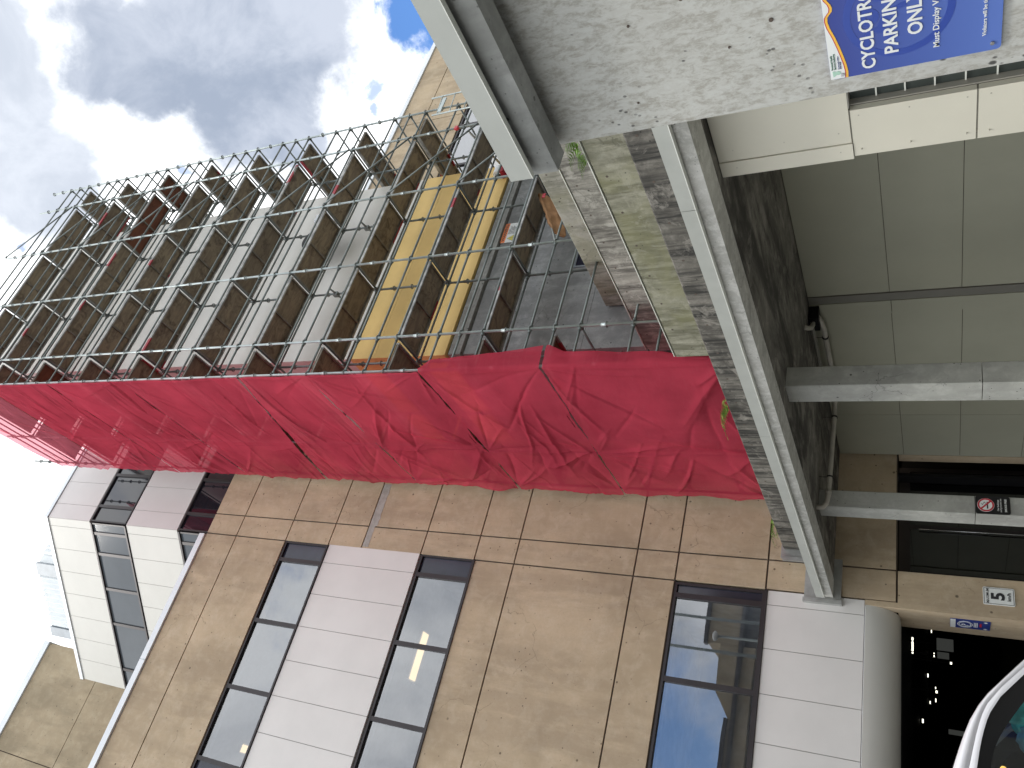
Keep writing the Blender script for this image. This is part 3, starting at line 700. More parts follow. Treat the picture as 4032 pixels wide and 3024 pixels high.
# ------------------------------------------------------------------ scaffold
RX = [7.2, 8.05, 10.2, 12.4, 14.5, 15.45]
YF, YI = 10.14, 11.03
def zdeck(k): return 5.15 + 2.0075*k          # deck levels
DK = range(2, 12)                             # 9.165 ... 27.2
TOP = 29.3
SR = 0.0265
def scaffold():
    S = empty('scaffolding', (0, 0, 0), 'tall galvanised steel tube scaffolding with plywood decks wrapped round the tower', 'scaffolding')
    stds = []
    for x in RX:
        z0 = 4.02 if x < 8.4 else 7.45
        if x > 9.4 and x < 11: z0 = 7.45
        tops = {7.2: 29.9, 8.05: 29.6, 10.2: 29.45, 12.4: 29.15, 14.5: 29.25, 15.45: 29.3}
        stds.append((x, YF, z0, tops[x]))
    for x in RX[1:5]: stds.append((x, YI, 6.45 if x > 8.4 else 4.02, 27.9 if x < 14 else 28.3))
    for y in (13.1, 14.87):
        for x in (7.2, 8.05): stds.append((x, y, 4.02, 29.5 if x > 8 else (28.6 if y < 14 else 29.6)))
        for x in (14.85, 15.45): stds.append((x, y, 7.45, 29.3))
    # rosette: flat four-lobed ring
    def rosette(bm, x, y, z):
        n = 12
        for zz, fl in ((z-0.005, True), (z+0.005, False)):
            pass
        for k in range(n):
            a0, a1 = 2*PI*k/n, 2*PI*(k+1)/n
            ro = 0.061
            if k % 3 == 1: ri = 0.046
            else: ri = 0.036
            v = [bm.verts.new((x+r_*math.cos(a), y+r_*math.sin(a), zz)) for zz in (z-0.005, z+0.005) for r_, a in ((ri, a0), (ro, a0), (ro, a1), (ri, a1))]
            for f in ((3, 2, 1, 0), (4, 5, 6, 7), (1, 2, 6, 5), (0, 4, 7, 3)): bm.faces.new([v[i] for i in f])
        for k in range(4):
            a = k*PI/2; c, s_ = math.cos(a), math.sin(a)
            p = [(0.024, -0.008), (0.05, -0.008), (0.05, 0.008), (0.024, 0.008)]
            vs = [bm.verts.new((x+px*c-py*s_, y+px*s_+py*c, z)) for px, py in p]; bm.faces.new(vs)
    for x, y, z0, z1 in stds:
        bm = bmesh.new(); tube(bm, (x, y, z0), (x, y, z1), SR, 10)
        box(bm, x-0.08, x+0.08, y-0.08, y+0.08, z0-0.012, z0)
        # joints of the tube sections
        k = 0; zz = 6.6
        while zz < z1-0.5:
            if zz > z0+0.5: tube(bm, (x, y, zz), (x, y, zz+0.16), SR+0.006, 10)
            zz += 2.0*1.00375
        st = link_mesh('standard', bm, M['steel'] if y == YF else M['steeldk'], S)  # front row in the lighter lit tone, the rest in the shaded copy
        bm = bmesh.new(); zz = zdeck(-0.0)
        j = 0
        while True:
            zz = 5.15 + 0.501875*j + (-1.0)
            j += 1
            if zz > z1-0.02: break
            if zz > z0+0.1: rosette(bm, x, y, zz)
        link_mesh('rosette', bm, M['rosette'], st)
    led = []     # (a, b, priority)
    def L(a, b, pr, r=0.0235): led.append((a, b, pr, r))
    zs_dk = [zdeck(k) for k in DK]
    for k in range(0, 13):
        z = zdeck(k)
        for i in range(5):
            x0, x1 = RX[i], RX[i+1]
            if z < 7.0 and i > 1: continue
            if x0 >= 14.4 and z < 8.5: continue
            if k == 12 and i < 0: continue
            if z > 29: continue
            if z > 27.5: 
                pass
            L((x0, YF, z), (x1, YF, z), 3 if k >= 2 else 1)
            if z+0.5 < TOP: L((x0, YF, z+0.502), (x1, YF, z+0.502), 3)
            if z+1.0 < TOP: L((x0, YF, z+1.004), (x1, YF, z+1.004), 3)
        for i in range(1, 4):
            if z > 8 and z < 28: L((RX[i], YI, z), (RX[i+1], YI, z), 1)
        for x in RX[1:5]:
            if z > 8 and z < 28: L((x, YF, z), (x, YI, z), 2)
        # return along the netting
        for (ya, yb) in ((YF, 13.1), (13.1, 14.87)):
            if z > 5 and z < 28.5:
                L((7.2, ya, z), (7.2, yb, z), 2); L((7.2, ya, z+1.004), (7.2, yb, z+1.004), 1 if z < 26 else 3); L((8.05, ya, z), (8.05, yb, z), 0)
                if z > 24: L((7.2, ya, z+0.502), (7.2, yb, z+0.502), 2)
        for y in (13.1, 14.87):
            if z > 5 and z < 28: L((7.2, y, z), (8.05, y, z), 1)
        # right hand return
        for (ya, yb) in ((YF, 13.1), (13.1, 14.87)):
            if z > 9 and z < 28.5:
                L((15.45, ya, z), (15.45, yb, z), 2)
                L((15.45, ya, z+0.502), (15.45, yb, z+0.502), 2); L((15.45, ya, z+1.004), (15.45, yb, z+1.004), 2)
                L((14.85, ya if ya > YF else YI, z), (14.85, yb, z), 0)
        for y in (13.1, 14.87):
            if z > 9 and z < 28: L((14.85, y, z), (15.45, y, z), 1)
    led.sort(key=lambda t: -t[2])
    def one(bm, a, b, r):
        a, b = Vector(a), Vector(b); d = (b-a).normalized()
        tube(bm, a+d*0.035, b-d*0.035, r, 8)
        for p, s_ in ((a+d*0.04, 1), (b-d*0.04, -1)):
            tube(bm, p, p+d*0.055*s_, r+0.010, 6); tube(bm, p+Vector((0, 0, -0.05)), p+Vector((0, 0, 0.06)), 0.009, 5)
    for a, b, pr, r in led[:98]:
        bm = bmesh.new(); one(bm, a, b, r); link_mesh('ledger', bm, M['steeldk'], S)
    bm = bmesh.new()
    for a, b, pr, r in led[98:]: one(bm, a, b, r)
    o = link_mesh('ledger_run', bm, M['steeldk'], S); o['kind'] = 'stuff'
    # diagonals in the bay between the fourth and fifth standard, one per lift
    for k in range(2, 12):
        z = zdeck(k)
        bm = bmesh.new(); tube(bm, (12.45, YF-0.055, z+1.97), (14.46, YF-0.055, z+0.06), 0.022, 8)
        tube(bm, (12.45, YF-0.055, z+1.97), (12.41, YF-0.03, z+2.03), 0.03, 6); link_mesh('diagonal_brace', bm, M['steeldk'], S)
    # a few short stray tubes clamped on the inner standards
    for (x, z, dy, dz) in ((10.15, 14.38, -0.35, 0.2), (12.33, 14.36, -0.3, 0.35), (11.15, 8.74, -0.4, 0.0)):
        bm = bmesh.new()
        if z < 9:
            tube(bm, (10.22, YF-0.03, 8.17), (11.9, YI-0.1, 9.12), 0.022, 8); box(bm, 11.86, 11.96, YI-0.14, YI-0.04, 9.08, 9.2)
        else:
            tube(bm, (x, YI-0.28, z+0.05), (x+0.02, YI+0.12, z-0.02), 0.024, 8); box(bm, x-0.05, x+0.05, YI-0.09, YI+0.02, z-0.06, z+0.07)
        link_mesh('stub_tube', bm, M['rosette'], S)
    # decks
    def deck(x0, x1, y0, y1, z, along, red=False):
        d = bpy.data.objects.new('deck', None); COL.objects.link(d); d.parent = S
        g = 0.045
        bm = bmesh.new(); box(bm, x0+g, x1-g, y0+g, y1-g, z+0.055, z+0.067); link_mesh('plywood', bm, M['plyred'] if red else M['ply'], d)
        bm = bmesh.new()
        if along == 'x':
            for y in (y0+0.02, y1-0.055): box(bm, x0+0.04, x1-0.04, y, y+0.035, z-0.005, z+0.075)
        else:
            for x in (x0+0.02, x1-0.055): box(bm, x, x+0.035, y0+0.04, y1-0.04, z-0.005, z+0.075)
        link_mesh('side_rail', bm, M['rail'], d)
        bm = bmesh.new()
        if along == 'x':
            box(bm, x0+0.06, x1-0.06, y1-0.07, y1-0.056, z+0.014, z+0.05)
            for x in (x0+0.05, (x0+x1)/2-0.02, x1-0.09): box(bm, x, x+0.04, y0+0.056, y1-0.06, z+0.012, z+0.053)
        else:
            n = 2 if y1-y0 < 2.2 else 3
            box(bm, x0+0.056, x0+0.07, y0+0.06, y1-0.06, z+0.014, z+0.05)
            for k in range(n+1):
                y = y0+0.05+(y1-y0-0.14)*k/n; box(bm, x0+0.056, x1-0.056, y, y+0.04, z+0.012, z+0.053)
        link_mesh('cross_rib', bm, M['ribdark'], d)
    rnd = random.Random(3)
    for k in DK:
        z = zdeck(k)
        for i in (1, 2, 3):
            deck(RX[i]+0.0, RX[i+1]-0.0, YF+0.07, YI-0.08, z, 'x', (i == 3 and k == 9) or rnd.random() < 0.0)
        deck(7.26, 8.0, YF+0.07, 13.05, z, 'y', rnd.random() < 0.15)
        deck(7.26, 8.0, 13.15, 14.8, z, 'y')
        if k < 12: deck(14.62, 15.38, YF+0.08, 13.05, z, 'y', rnd.random() < 0.2); deck(14.62, 15.38, 13.15, 14.8, z, 'y')
    deck(7.26, 8.0, YF+0.07, 13.05, zdeck(0)-0.5, 'y', True)
    deck(7.26, 8.0, YF+0.07, 13.05, zdeck(1)+0.5, 'y', True)
    # ladder frame clamped outside the right corner
    bm = bmesh.new()
    tube(bm, (15.9, YF-0.05, 9.5), (15.9, YF-0.05, 13.12), 0.021, 8); tube(bm, (15.17, YF-0.05, 9.5), (15.17, YF-0.05, 12.86), 0.021, 8)
    for z in (12.72, 12.33, 11.9, 11.5, 11.1): tube(bm, (15.17, YF-0.05, z), (15.9, YF-0.05, z+0.06), 0.014, 8)
    box(bm, 15.2, 15.75, YF-0.1, YF-0.07, 12.58, 12.68)
    link_mesh('ladder_frame', bm, M['steel'], S)
    # timber ladder beams at the right corner deck
    bm = bmesh.new()
    for z in (10.75, 11.15):
        p0, p1 = Vector((14.55, 10.3, z+0.55)), Vector((15.3, 12.9, z+0.4))
        tube(bm, p0, p1, 0.03, 4)
    for t in (0.1, 0.4, 0.7): 
        p = Vector((14.55, 10.3, 0))*(1-t)+Vector((15.3, 12.9, 0))*t
        tube(bm, (p.x, p.y, 11.27), (p.x, p.y, 11.62), 0.02, 4)
    link_mesh('lattice_beam', bm, M['alu'], S)
scaffold()

# ------------------------------------------------------------------ debris netting
def nets():
    ties_y = (10.1, 13.1, 14.9)
    levels = [4.4, 7.70, 10.30, 13.20, None, 19.20, 22.2, 25.2, 28.6]
    def zcut(y):      # slanting lap between fourth and fifth sheet
        t = (y-10.1)/4.8; return 15.14 + t*1.08
    tie = [(y, z) for y in ties_y for z in (4.4, 7.7, 10.3, 13.2, 15.2, 17.17, 19.2, 22.2, 25.2, 28.2)]
    ANG = [0.45, -0.5, 0.35, 0.1, -0.05, 0.06, -0.04, 0.05]
    labels = ['lowest red debris net sheet, resting above the stained concrete ledge and wrapping the corner', 'second red net sheet from the bottom, gathered in radiating folds',
              'third red net sheet from the bottom, with yellow glowing faintly through it', 'fourth red net sheet from the bottom, with a slanting upper edge',
              'fifth red net sheet from the bottom, above the slanting gap', 'red net sheet directly above the fifth one, creased along its length',
              'second highest red net sheet, beside the top of the tan building', 'topmost sheer pink net sheet with the sky showing through']
    flap = [(4.4, 0.0), (5.2, 0.1), (5.5, 0.17), (7.3, 0.26), (7.62, 0.42), (7.8, 0.40), (8.6, 0.30), (9.2, 0.26), (10.1, 0.2), (10.3, 0.0)]
    def fl(z):
        for (a, b), (c, d) in zip(flap, flap[1:]):
            if a <= z <= c: return b+(d-b)*(z-a)/(c-a)
        return 0.0
    rg = random.Random(21)
    for i in range(8):
        bm = bmesh.new(); ny, nz_ = 190, 120
        sv = np.linspace(0, 1, ny+1)[None, :]; tv = np.linspace(0, 1, nz_+1)[:, None]
        Yv = 10.08+4.87*sv + 0*tv
        cut = 15.14+(Yv-10.1)/4.8*1.08
        z0 = cut+0.03+0.35*np.maximum(0, sv-0.45)*(1-sv)*2.5 if i == 4 else levels[i]+0.015+0*Yv
        z1 = cut-0.02 if levels[i+1] is None else levels[i+1]-0.015+0*Yv
        if i == 7: z1 = 29.3-1.15*sv+0.12*np.sin(9*sv)+0*Yv
        Zv = z0+(z1-z0)*tv
        edge = np.sin(PI*tv)+0*Yv
        H = 0.09*edge*np.sin(PI*np.where(sv < .62, np.minimum(1, sv*1.6), (1-sv)/.38))
        zl, zh = float(z0.min()), float(z1.max())
        cr = []          # straight creases: start, direction, length, width, height
        lo = i <= 2
        for ty in ties_y:
            for tz in (zl, zh):
                sgn = 1 if tz == zl else -1
                for k in range(6 if lo else 3):
                    a = rg.uniform(0.12, PI-0.12)*sgn
                    cr.append((ty, tz, a, rg.uniform(0.9, 2.8), rg.uniform(0.02, 0.05), rg.uniform(0.025, 0.085 if lo else 0.05)*rg.choice((1, 1, -0.7))))
        for k in range(12 if lo else 26):
            a = rg.gauss(ANG[i]*0.7, 0.35) if lo else rg.gauss(0.0, 0.10)
            cr.append((rg.uniform(9.6, 14.2), rg.uniform(zl+0.1, zh-0.1), a, rg.uniform(0.8, 3.6), rg.uniform(0.012, 0.045), rg.uniform(0.01, 0.055)*rg.choice((1, -0.8))))
        for (cy, cz, a, ln, w, h) in cr:
            ca, sa = math.cos(a), math.sin(a)
            u_ = (Yv-cy)*ca+(Zv-cz)*sa; v_ = -(Yv-cy)*sa+(Zv-cz)*ca + 0.04*np.sin(u_*2.1+cy*9)
            tt = np.clip(u_/ln, 0, 1); tap = np.sin(PI*np.clip(tt*0.93+0.07, 0, 1))**0.8*(u_ > -0.1)*(u_ < ln)
            ww = w*(0.6+1.8*tt)
            H += h*tap*np.exp(-np.abs(v_)/ww)*(1+0.5*np.tanh(v_/ww))
        # tubes pressing through from behind
        for ty in (10.14, 13.1, 14.87): H += 0.018*np.exp(-((Yv-ty)/0.035)**2)*edge
        H = H*(0.25+0.75*np.minimum(1, edge*2.5))
        rows = []
        for jj in range(nz_+1):
            row = []
            t = jj/nz_
            for k in range(ny+1):
                y = float(Yv[jj, k]); z = float(Zv[jj, k]); s_ = k/ny
                h = float(H[jj, k]) + 0.06*noise.noise((y*0.5+7*i, z*0.8, i*3.1))*float(edge[jj, k])
                if s_ > 0.93: y += (s_-0.93)/0.07*(0.13*noise.noise((z*1.6, i, 2.0))+0.07*noise.noise((z*4.5, i, 7.0))+0.04)
                if t < 0.03 or t > 0.97: z += 0.05*noise.noise((y*1.3, i*5.0, 1.0))+0.02*noise.noise((y*5, i*5.0, 3.0))
                row.append(bm.verts.new((7.142-max(h+0.02, 0.012*float(edge[jj, k])), y, z)))
            rows.append(row)
        for a, b in zip(rows, rows[1:]):
            for k in range(ny):
                f = bm.faces.new((a[k], a[k+1], b[k+1], b[k])); f.smooth = True
        if i <= 1:      # the part folded round the corner onto the front
            prev = None
            for jj in range(nz_+1):
                z = rows[jj][0].co.z; w = fl(z)
                cur = [rows[jj][0]]
                for k in range(1, 7):
                    q = k/6
                    cur.append(bm.verts.new((7.165+(w+0.03)*q, 10.07-0.02*math.sin(q*PI)-0.03*noise.noise((z*2, q*3, 3.0)), z+0.02*q)))
                if prev:
                    for k in range(6):
                        f = bm.faces.new((prev[k+1], prev[k], cur[k], cur[k+1])); f.smooth = True
                prev = cur
        o = link_mesh('debris_net', bm, M['netthin'] if i == 7 else M['net'])
        tag(o, labels[i], 'netting', 'debris net sheets hung on the scaffold')
nets()

# ------------------------------------------------------------------ bridge, terraces, piers
def stepped():
    b = empty('covered_walkway', (0, 0, 0), 'stained grey concrete walkway deck with metal edge flashing running to the tan building', 'walkway')
    bm = bmesh.new()
    box(bm, 5.30, 5.66, -4, YA-0.04, 3.352, 3.60)
    link_mesh('edge_beam', bm, M['fascia'], b)
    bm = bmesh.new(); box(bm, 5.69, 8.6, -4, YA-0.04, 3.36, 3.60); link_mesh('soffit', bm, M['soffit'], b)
    bm = bmesh.new(); box(bm, 5.66, 5.69, -4, YA-0.05, 3.40, 3.59); link_mesh('drip_groove', bm, M['black'], b)
    y0 = -4
    for n_, (a, c) in enumerate(((-4, 0.9), (0.906, 5.0), (5.006, 9.1), (9.106, 12.6), (12.606, YA-0.2))):
        bm = bmesh.new(); box(bm, 5.225, 5.262, a, c, 3.49, 3.625); box(bm, 5.262, 5.45, a, c, 3.607, 3.63)
        f = link_mesh('flashing', bm, M['flash'], b)
        bm = bmesh.new(); box(bm, 5.222, 5.285, a, c, 3.482, 3.49); link_mesh('drip_lip', bm, M['flashlip'], f)
    T = [('ledge_wall', 6.18, 7.1, YA-0.05, 3.6, 4.30, M['stain2'], 'dark streaked concrete parapet just above the metal flashing'),
         ('ledge_wall', 7.1, 8.45, 9.87, 3.6, 5.22, M['moss'], 'green mossy concrete parapet, second above the flashing'),
         ('ledge_wall', 8.45, 9.55, TY-0.02, 3.6, 6.39, M['stain'], 'mottled grey concrete parapet, third above the flashing'),
         ('ledge_wall', 9.55, 10.8, TY-0.06, 3.6, 7.43, M['moss2'], 'highest concrete parapet, greenish grey, ending in front of the tower base')]
    for n_, x0, x1, y1, z0, z1, mt, lb in T:
        bm = bmesh.new()
        # chamfered top outer edge and end corner
        prof = [(x0, z0), (x0, z1-0.02), (x0+0.02, z1), (x1, z1), (x1, z0)]
        prism(bm, prof, 1, 0.4, y1)
        o = link_mesh('concrete_parapet', bm, mt); tag(o, lb, 'parapet wall')
        bm = bmesh.new()
        if mt in (M['moss'], M['stain']):
            box(bm, x0-0.012, x0+0.06, 0.4, y1-0.02, z1+0.002, z1+0.014); link_mesh('edge_strip', bm, M['flashlip'], o)
        # tie-bolt holes
        bm = bmesh.new(); y = 1.1
        while y < y1-0.3:
            for zz in (z1-0.14,):
                tube(bm, (x0-0.004, y, zz), (x0+0.01, y, zz), 0.016, 10)
            y += 0.62
        link_mesh('bolt_hole', bm, M['gap'], o)
    bm = bmesh.new(); box(bm, 8.6, 18, 9.0, YA-0.04, 3.2, 3.6); box(bm, 5.47, 8.6, 0.0, YA-0.045, 3.60, 3.63); box(bm, 7.11, 8.44, 9.88, YA-0.05, 3.63, 4.0); box(bm, 10.81, 17.5, 0.4, TY-0.06, 3.6, 7.42)
    link_mesh('deck_slab', bm, M['grey'], b)
M['moss2'] = concrete('greenish_grey_concrete', (0.37, 0.365, 0.32), (0.24, 0.24, 0.20), (0.47, 0.465, 0.41), 1.8, 0.9, (1, 10, 1.4), 0.7, (0.10, 0.10, 0.08), 0.6, None, ((0.25, 0.25, 0.15), 0.4), (2.5, 0.35))
stepped()

def near_wall():
    b = empty('concrete_pier', (0, 0, 0), 'big pale grey concrete pier wall at the right, carrying the blue parking sign', 'wall')
    boxobj('pier', (3.0, 3.35, -5, 2.315, -0.3, 3.262), M['grey2'], b, 0.008)
    bm = bmesh.new(); box(bm, 2.8, 2.93, -5, 2.31, 3.197, 3.42); box(bm, 2.93, 2.965, -5, 2.30, 3.30, 3.42)
    link_mesh('edge_beam', bm, M['grey'], b)
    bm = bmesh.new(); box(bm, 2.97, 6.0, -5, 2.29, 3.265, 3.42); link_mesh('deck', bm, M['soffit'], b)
    bm = bmesh.new(); box(bm, 2.735, 2.757, -5, 2.275, 3.306, 3.425); box(bm, 2.757, 3.0, -5, 2.275, 3.421, 3.428)
    f = link_mesh('flashing', bm, M['flash'], b)
    bm = bmesh.new(); box(bm, 2.733, 2.765, -5, 2.275, 3.302, 3.306); link_mesh('drip_lip', bm, M['flashlip'], f)
    bm = bmesh.new()
    for y, z in ((1.52, 2.9), (1.78, 2.71), (1.46, 2.35), (1.98, 2.33), (1.63, 2.46), (1.72, 2.47), (2.16, 2.78), (1.9, 2.15)):
        r_ = random.uniform(0.005, 0.013)
        tube(bm, (2.996, y, z), (3.01, y, z), r_, 10)
    link_mesh('bolt_hole', bm, M['gap'], b)
near_wall()

def pale_wall():
    b = empty('panelled_wall', (0, 0, 0), 'pale olive panelled wall under the walkway behind the two columns', 'wall')
    X = 8.33
    bm = bmesh.new()
    for a, c in ((4.0, 7.2), (7.2, 10.115)):
        for z0, z1 in ((-0.95, 0.25), (0.25, 1.25), (1.25, 2.19), (2.19, 3.352)): box(bm, X, X+0.12, a+0.003, c-0.003, z0+0.004, z1-0.004)
    for a, c in ((10.605, 13.645), (13.645, 15.15)):
        for z0, z1 in ((-0.95, 0.25), (0.25, 1.235), (1.235, 2.19), (2.19, 3.352)): box(bm, X, X+0.12, a+0.003, c-0.003, z0+0.004, z1-0.004)
    for z0, z1 in ((-0.95, 2.18), (2.18, 3.352)): box(bm, X-0.03, X+0.12, 10.29, 10.60, z0+0.004, z1-0.004)
    link_mesh('panel', bm, M['olive'], b)
    bm = bmesh.new(); box(bm, X-0.02, X+0.11, 10.12, 10.285, -0.95, 3.345); link_mesh('reveal_strip', bm, M['olive2'], b)
    bm = bmesh.new(); box(bm, X+0.02, X+0.3, 4.0, 15.15, -0.95, 3.35); link_mesh('backing', bm, M['gap'], b)
    bm = bmesh.new(); box(bm, X-0.28, X-0.04, 10.3, 10.62, 3.2, 3.352); link_mesh('pipe_cutout', bm, M['black'], b)
pale_wall()

def cream_pier():
    b = empty('cream_panelled_pier', (0, 0, 0), 'cream panelled pier with small round fixings beside the big concrete wall', 'wall')
    X = 5.83
    bm = bmesh.new()
    box(bm, X, X+0.06, 0.0, 5.02, 2.205, 3.35)
    box(bm, X, X+0.06, 4.68, 5.02+0.155, 1.275, 2.192); box(bm, X, X+0.06, 4.68, 5.175, -0.3, 1.262)
    box(bm, X+0.06, 8.32, 5.10, 5.16, -0.3, 3.35)
    link_mesh('panel', bm, M['cream'], b)
    bm = bmesh.new(); box(bm, X-0.012, X+0.07, 5.026, 5.195, 2.2, 3.35); link_mesh('corner_trim', bm, M['cream'], b)
    bm = bmesh.new(); box(bm, X+0.062, X+0.125, 4.664, 4.676, -0.3, 2.2)
    box(bm, X+0.02, X+0.3, 4.69, 5.09, -0.3, 3.3); box(bm, X+0.02, X+0.3, 0.0, 4.66, 2.22, 3.3); box(bm, X+0.005, X+0.125, 0.0, 4.66, 2.195, 2.204)
    link_mesh('reveal', bm, M['jamb'], b)
    bm = bmesh.new(); box(bm, X+0.127, X+0.16, 0, 4.662, -0.3, 2.2); link_mesh('louvre_glass', bm, M['glassslot'], b)
    bm = bmesh.new(); z = 1.985
    while z > -0.2:
        box(bm, X+0.108, X+0.127, 0, 4.66, z, z+0.012); z -= 0.214
    link_mesh('louvre_bar', bm, M['flashlip'], b)
    bm = bmesh.new()
    for y, z in [(4.9, 3.2), (4.9, 2.75), (4.9, 2.3), (4.45, 3.2), (4.45, 2.75), (4.45, 2.3), (5.1, 2.3), (5.1, 3.2), (4.74, 2.13), (4.74, 1.75), (4.74, 1.34), (5.1, 2.13), (5.1, 1.75), (5.1, 1.34), (4.74, 1.18), (5.1, 1.18), (5.1, 0.8), (4.74, 0.8)]:
        tube(bm, (X-0.014, y, z), (X+0.002, y, z), 0.006, 8) if y > 5.05 else tube(bm, (X-0.003, y, z), (X+0.002, y, z), 0.006, 8)
    link_mesh('rivet', bm, M['rivet'], b)
M['glassslot'] = flat('louvre_glass_dark', (0.05, 0.06, 0.055), 0.2)
cream_pier()

def columns():
    for i, (y0, y1, lb) in enumerate(((9.05, 9.44, 'square grey concrete column nearer the camera, under the walkway'), (12.67, 13.04, 'square grey concrete column farther back, carrying the black smoke-free sign'))):
        bm = bmesh.new()
        c = 0.012; x0, x1 = 5.962, 6.275
        pr = [(x0+c, y0), (x1-c, y0), (x1, y0+c), (x1, y1-c), (x1-c, y1), (x0+c, y1), (x0, y1-c), (x0, y0+c)]
        prism(bm, pr, 2, 1.12, 3.356); prism(bm, pr, 2, -0.9, 1.112)
        o = link_mesh('concrete_column', bm, M['column']); tag(o, lb, 'column')
columns()

def pipes():
    b = empty('drain_pipe', (0, 0, 0), 'long grey drain pipe hung under the walkway soffit behind the columns', 'pipe')
    pts = [(8.19, 10.42, 3.24), (8.18, 10.55, 3.20), (8.17, 10.75, 3.17), (8.15, 12.2, 3.17), (8.1, 12.4, 3.17), (7.95, 12.52, 3.17), (7.7, 12.56, 3.17), (6.6, 12.55, 3.19), (6.08, 12.53, 3.2), (5.95, 12.52, 3.22), (5.87, 12.5, 3.27), (5.86, 12.49, 3.37)]
    bm = bmesh.new(); path_tube(bm, pts, 0.042, 12); link_mesh('pipe', bm, M['pipe'], b)
    for p, d in (((8.16, 10.95, 3.17), 'y'), ((7.62, 12.56, 3.17), 'x'), ((6.45, 12.55, 3.19), 'x')):
        bm = bmesh.new()
        v = Vector((0, 0.014, 0)) if d == 'y' else Vector((0.014, 0, 0)); p = Vector(p)
        tube(bm, p-v, p+v, 0.051, 14); tube(bm, p+Vector((0, 0, 0.04)), p+Vector((0, 0, 0.19)), 0.005, 6)
        link_mesh('pipe_clamp', bm, M['rubber'], b)
    bm = bmesh.new()
    for p, q in (((8.15, 11.9, 3.17), (8.15, 12.0, 3.17)), ((6.2, 12.54, 3.2), (6.12, 12.54, 3.2))): tube(bm, p, q, 0.05, 14)
    link_mesh('coupling', bm, M['pipe'], b)
    b2 = empty('pipe_elbow', (0, 0, 0), 'short grey pipe elbow rising into the soffit near the dark cut-out', 'pipe')
    bm = bmesh.new(); path_tube(bm, [(8.12, 10.42, 3.3), (8.0, 10.4, 3.29), (7.85, 10.28, 3.29), (7.75, 10.15, 3.32), (7.72, 10.08, 3.37)], 0.038, 12); link_mesh('pipe', bm, M['pipe'], b2)
    o = empty('flexible_duct', (0, 0, 0), 'ribbed flexible hose running beside the drain pipe under the soffit', 'hose')
    bm = bmesh.new(); path_tube(bm, [(7.98, 10.4+0.02*k, 3.30+(0.004 if k % 2 else -0.004)) for k in range(105)], 0.03, 8); link_mesh('hose', bm, M['olive2'], o)
pipes()

# ------------------------------------------------------------------ garage contents
def garage():
    spots = [(6.85, 22.0, 2.22), (7.09, 22.0, 1.95), (6.51, 22.0, 1.90), (5.99, 22.0, 1.96), (5.36, 22.0, 1.92), (4.91, 22.0, 2.08), (5.72, 24, 1.9)]
    spots = [(6.68, 22, 2.20, 0.17), (7.12, 24.5, 2.15, 0.05), (7.4, 25.0, 2.15, 0.09), (7.1, 26, 2.2, 0.06), (6.9, 28, 2.2, 0.05), (7.2, 30, 2.2, 0.05), (6.6, 27, 2.2, 0.04), (5.8, 26, 2.2, 0.05)]
    px = [((6.68, 22, 2.255), 0.20), ((7.09, 22, 1.83), 0.03), ((6.51, 22, 1.78), 0.05), ((5.99, 22, 1.92), 0.04), ((5.72, 22, 1.76), 0.02), ((5.63, 22, 1.74), 0.02), ((5.36, 22, 1.88), 0.03), ((5.43, 22, 1.76), 0.04), ((4.91, 22, 2.04), 0.04), ((6.36, 22, 1.42), 0.015)]
    where = ['nearest the garage mouth, a long bright tube', 'small and close to the jamb', 'below the long tube, small', 'alone left of the tubes, high up', 'upper of a close pair deep inside', 'lower of a close pair deep inside', 'left of a close cluster', 'right of a close cluster, slightly lower', 'brightest dot at the far left', 'faint low glint under the others']
    for ((x, y, z), w), wh in zip(px, where):
        zt = 2.24 if w > 0.1 else 2.18
        k = (zt-1.6)/(z-1.6) if z > 1.75 and w < 0.1 else 1
        k = min(k, 2.1)
        X, Y, Z = x*k, y*k, 1.6+(z-1.6)*k
        b = empty('garage_lamp', (X, Y, Z), 'lit strip lamp in the dark parking garage, ' + wh, 'lamp', 'lamps inside the parking garage')
        w *= k
        bm = bmesh.new(); box(bm, -w, w, -0.05, 0.05, 0.021, 0.05); box(bm, -0.01, 0.01, -0.01, 0.01, 0.05, max(0.06, 2.27-Z)); link_mesh('housing', bm, M['rubber'], b)
        bm = bmesh.new(); box(bm, -w*0.95, w*0.95, -0.045, 0.045, -0.02, 0.02); link_mesh('tube_light', bm, M['lampglow'], b)
    for (x0, x1, z0, z1, lb) in ((6.04, 6.31, 1.38, 1.71, 'larger grey notice panel hanging in the dark garage'), (5.86, 6.0, 1.47, 1.70, 'smaller grey notice panel hanging in the dark garage')):
        y = 20.0
        bm = bmesh.new(); box(bm, x0, x1, y, y+0.02, z0, z1)
        o = link_mesh('notice_panel', bm, M['glowgrey']); tag(o, lb, 'sign')
        bm = bmesh.new(); box(bm, (x0+x1)/2-0.01, (x0+x1)/2+0.01, y, y+0.01, z1, 2.27); link_mesh('hanger', bm, M['black'], o)
    for x, y, lb in ((5.2, 24, 'pale pipe guard post standing in the dark garage, right of the white car'), (3.0, 21, 'pale guard post standing in the dark garage behind the white car roof')):
        bm = bmesh.new(); tube(bm, (x, y, -0.88), (x, y, 1.5), 0.06, 12); tube(bm, (x, y, 0.9), (x, y, 1.05), 0.064, 12)
        o = link_mesh('guard_post', bm, M['glowgrey']); tag(o, lb, 'post')
M['glowgrey'] = emit('self_lit_grey', (0.5, 0.52, 0.48), 0.07)  # emission stands in for lamp light falling on the panels and posts
garage()

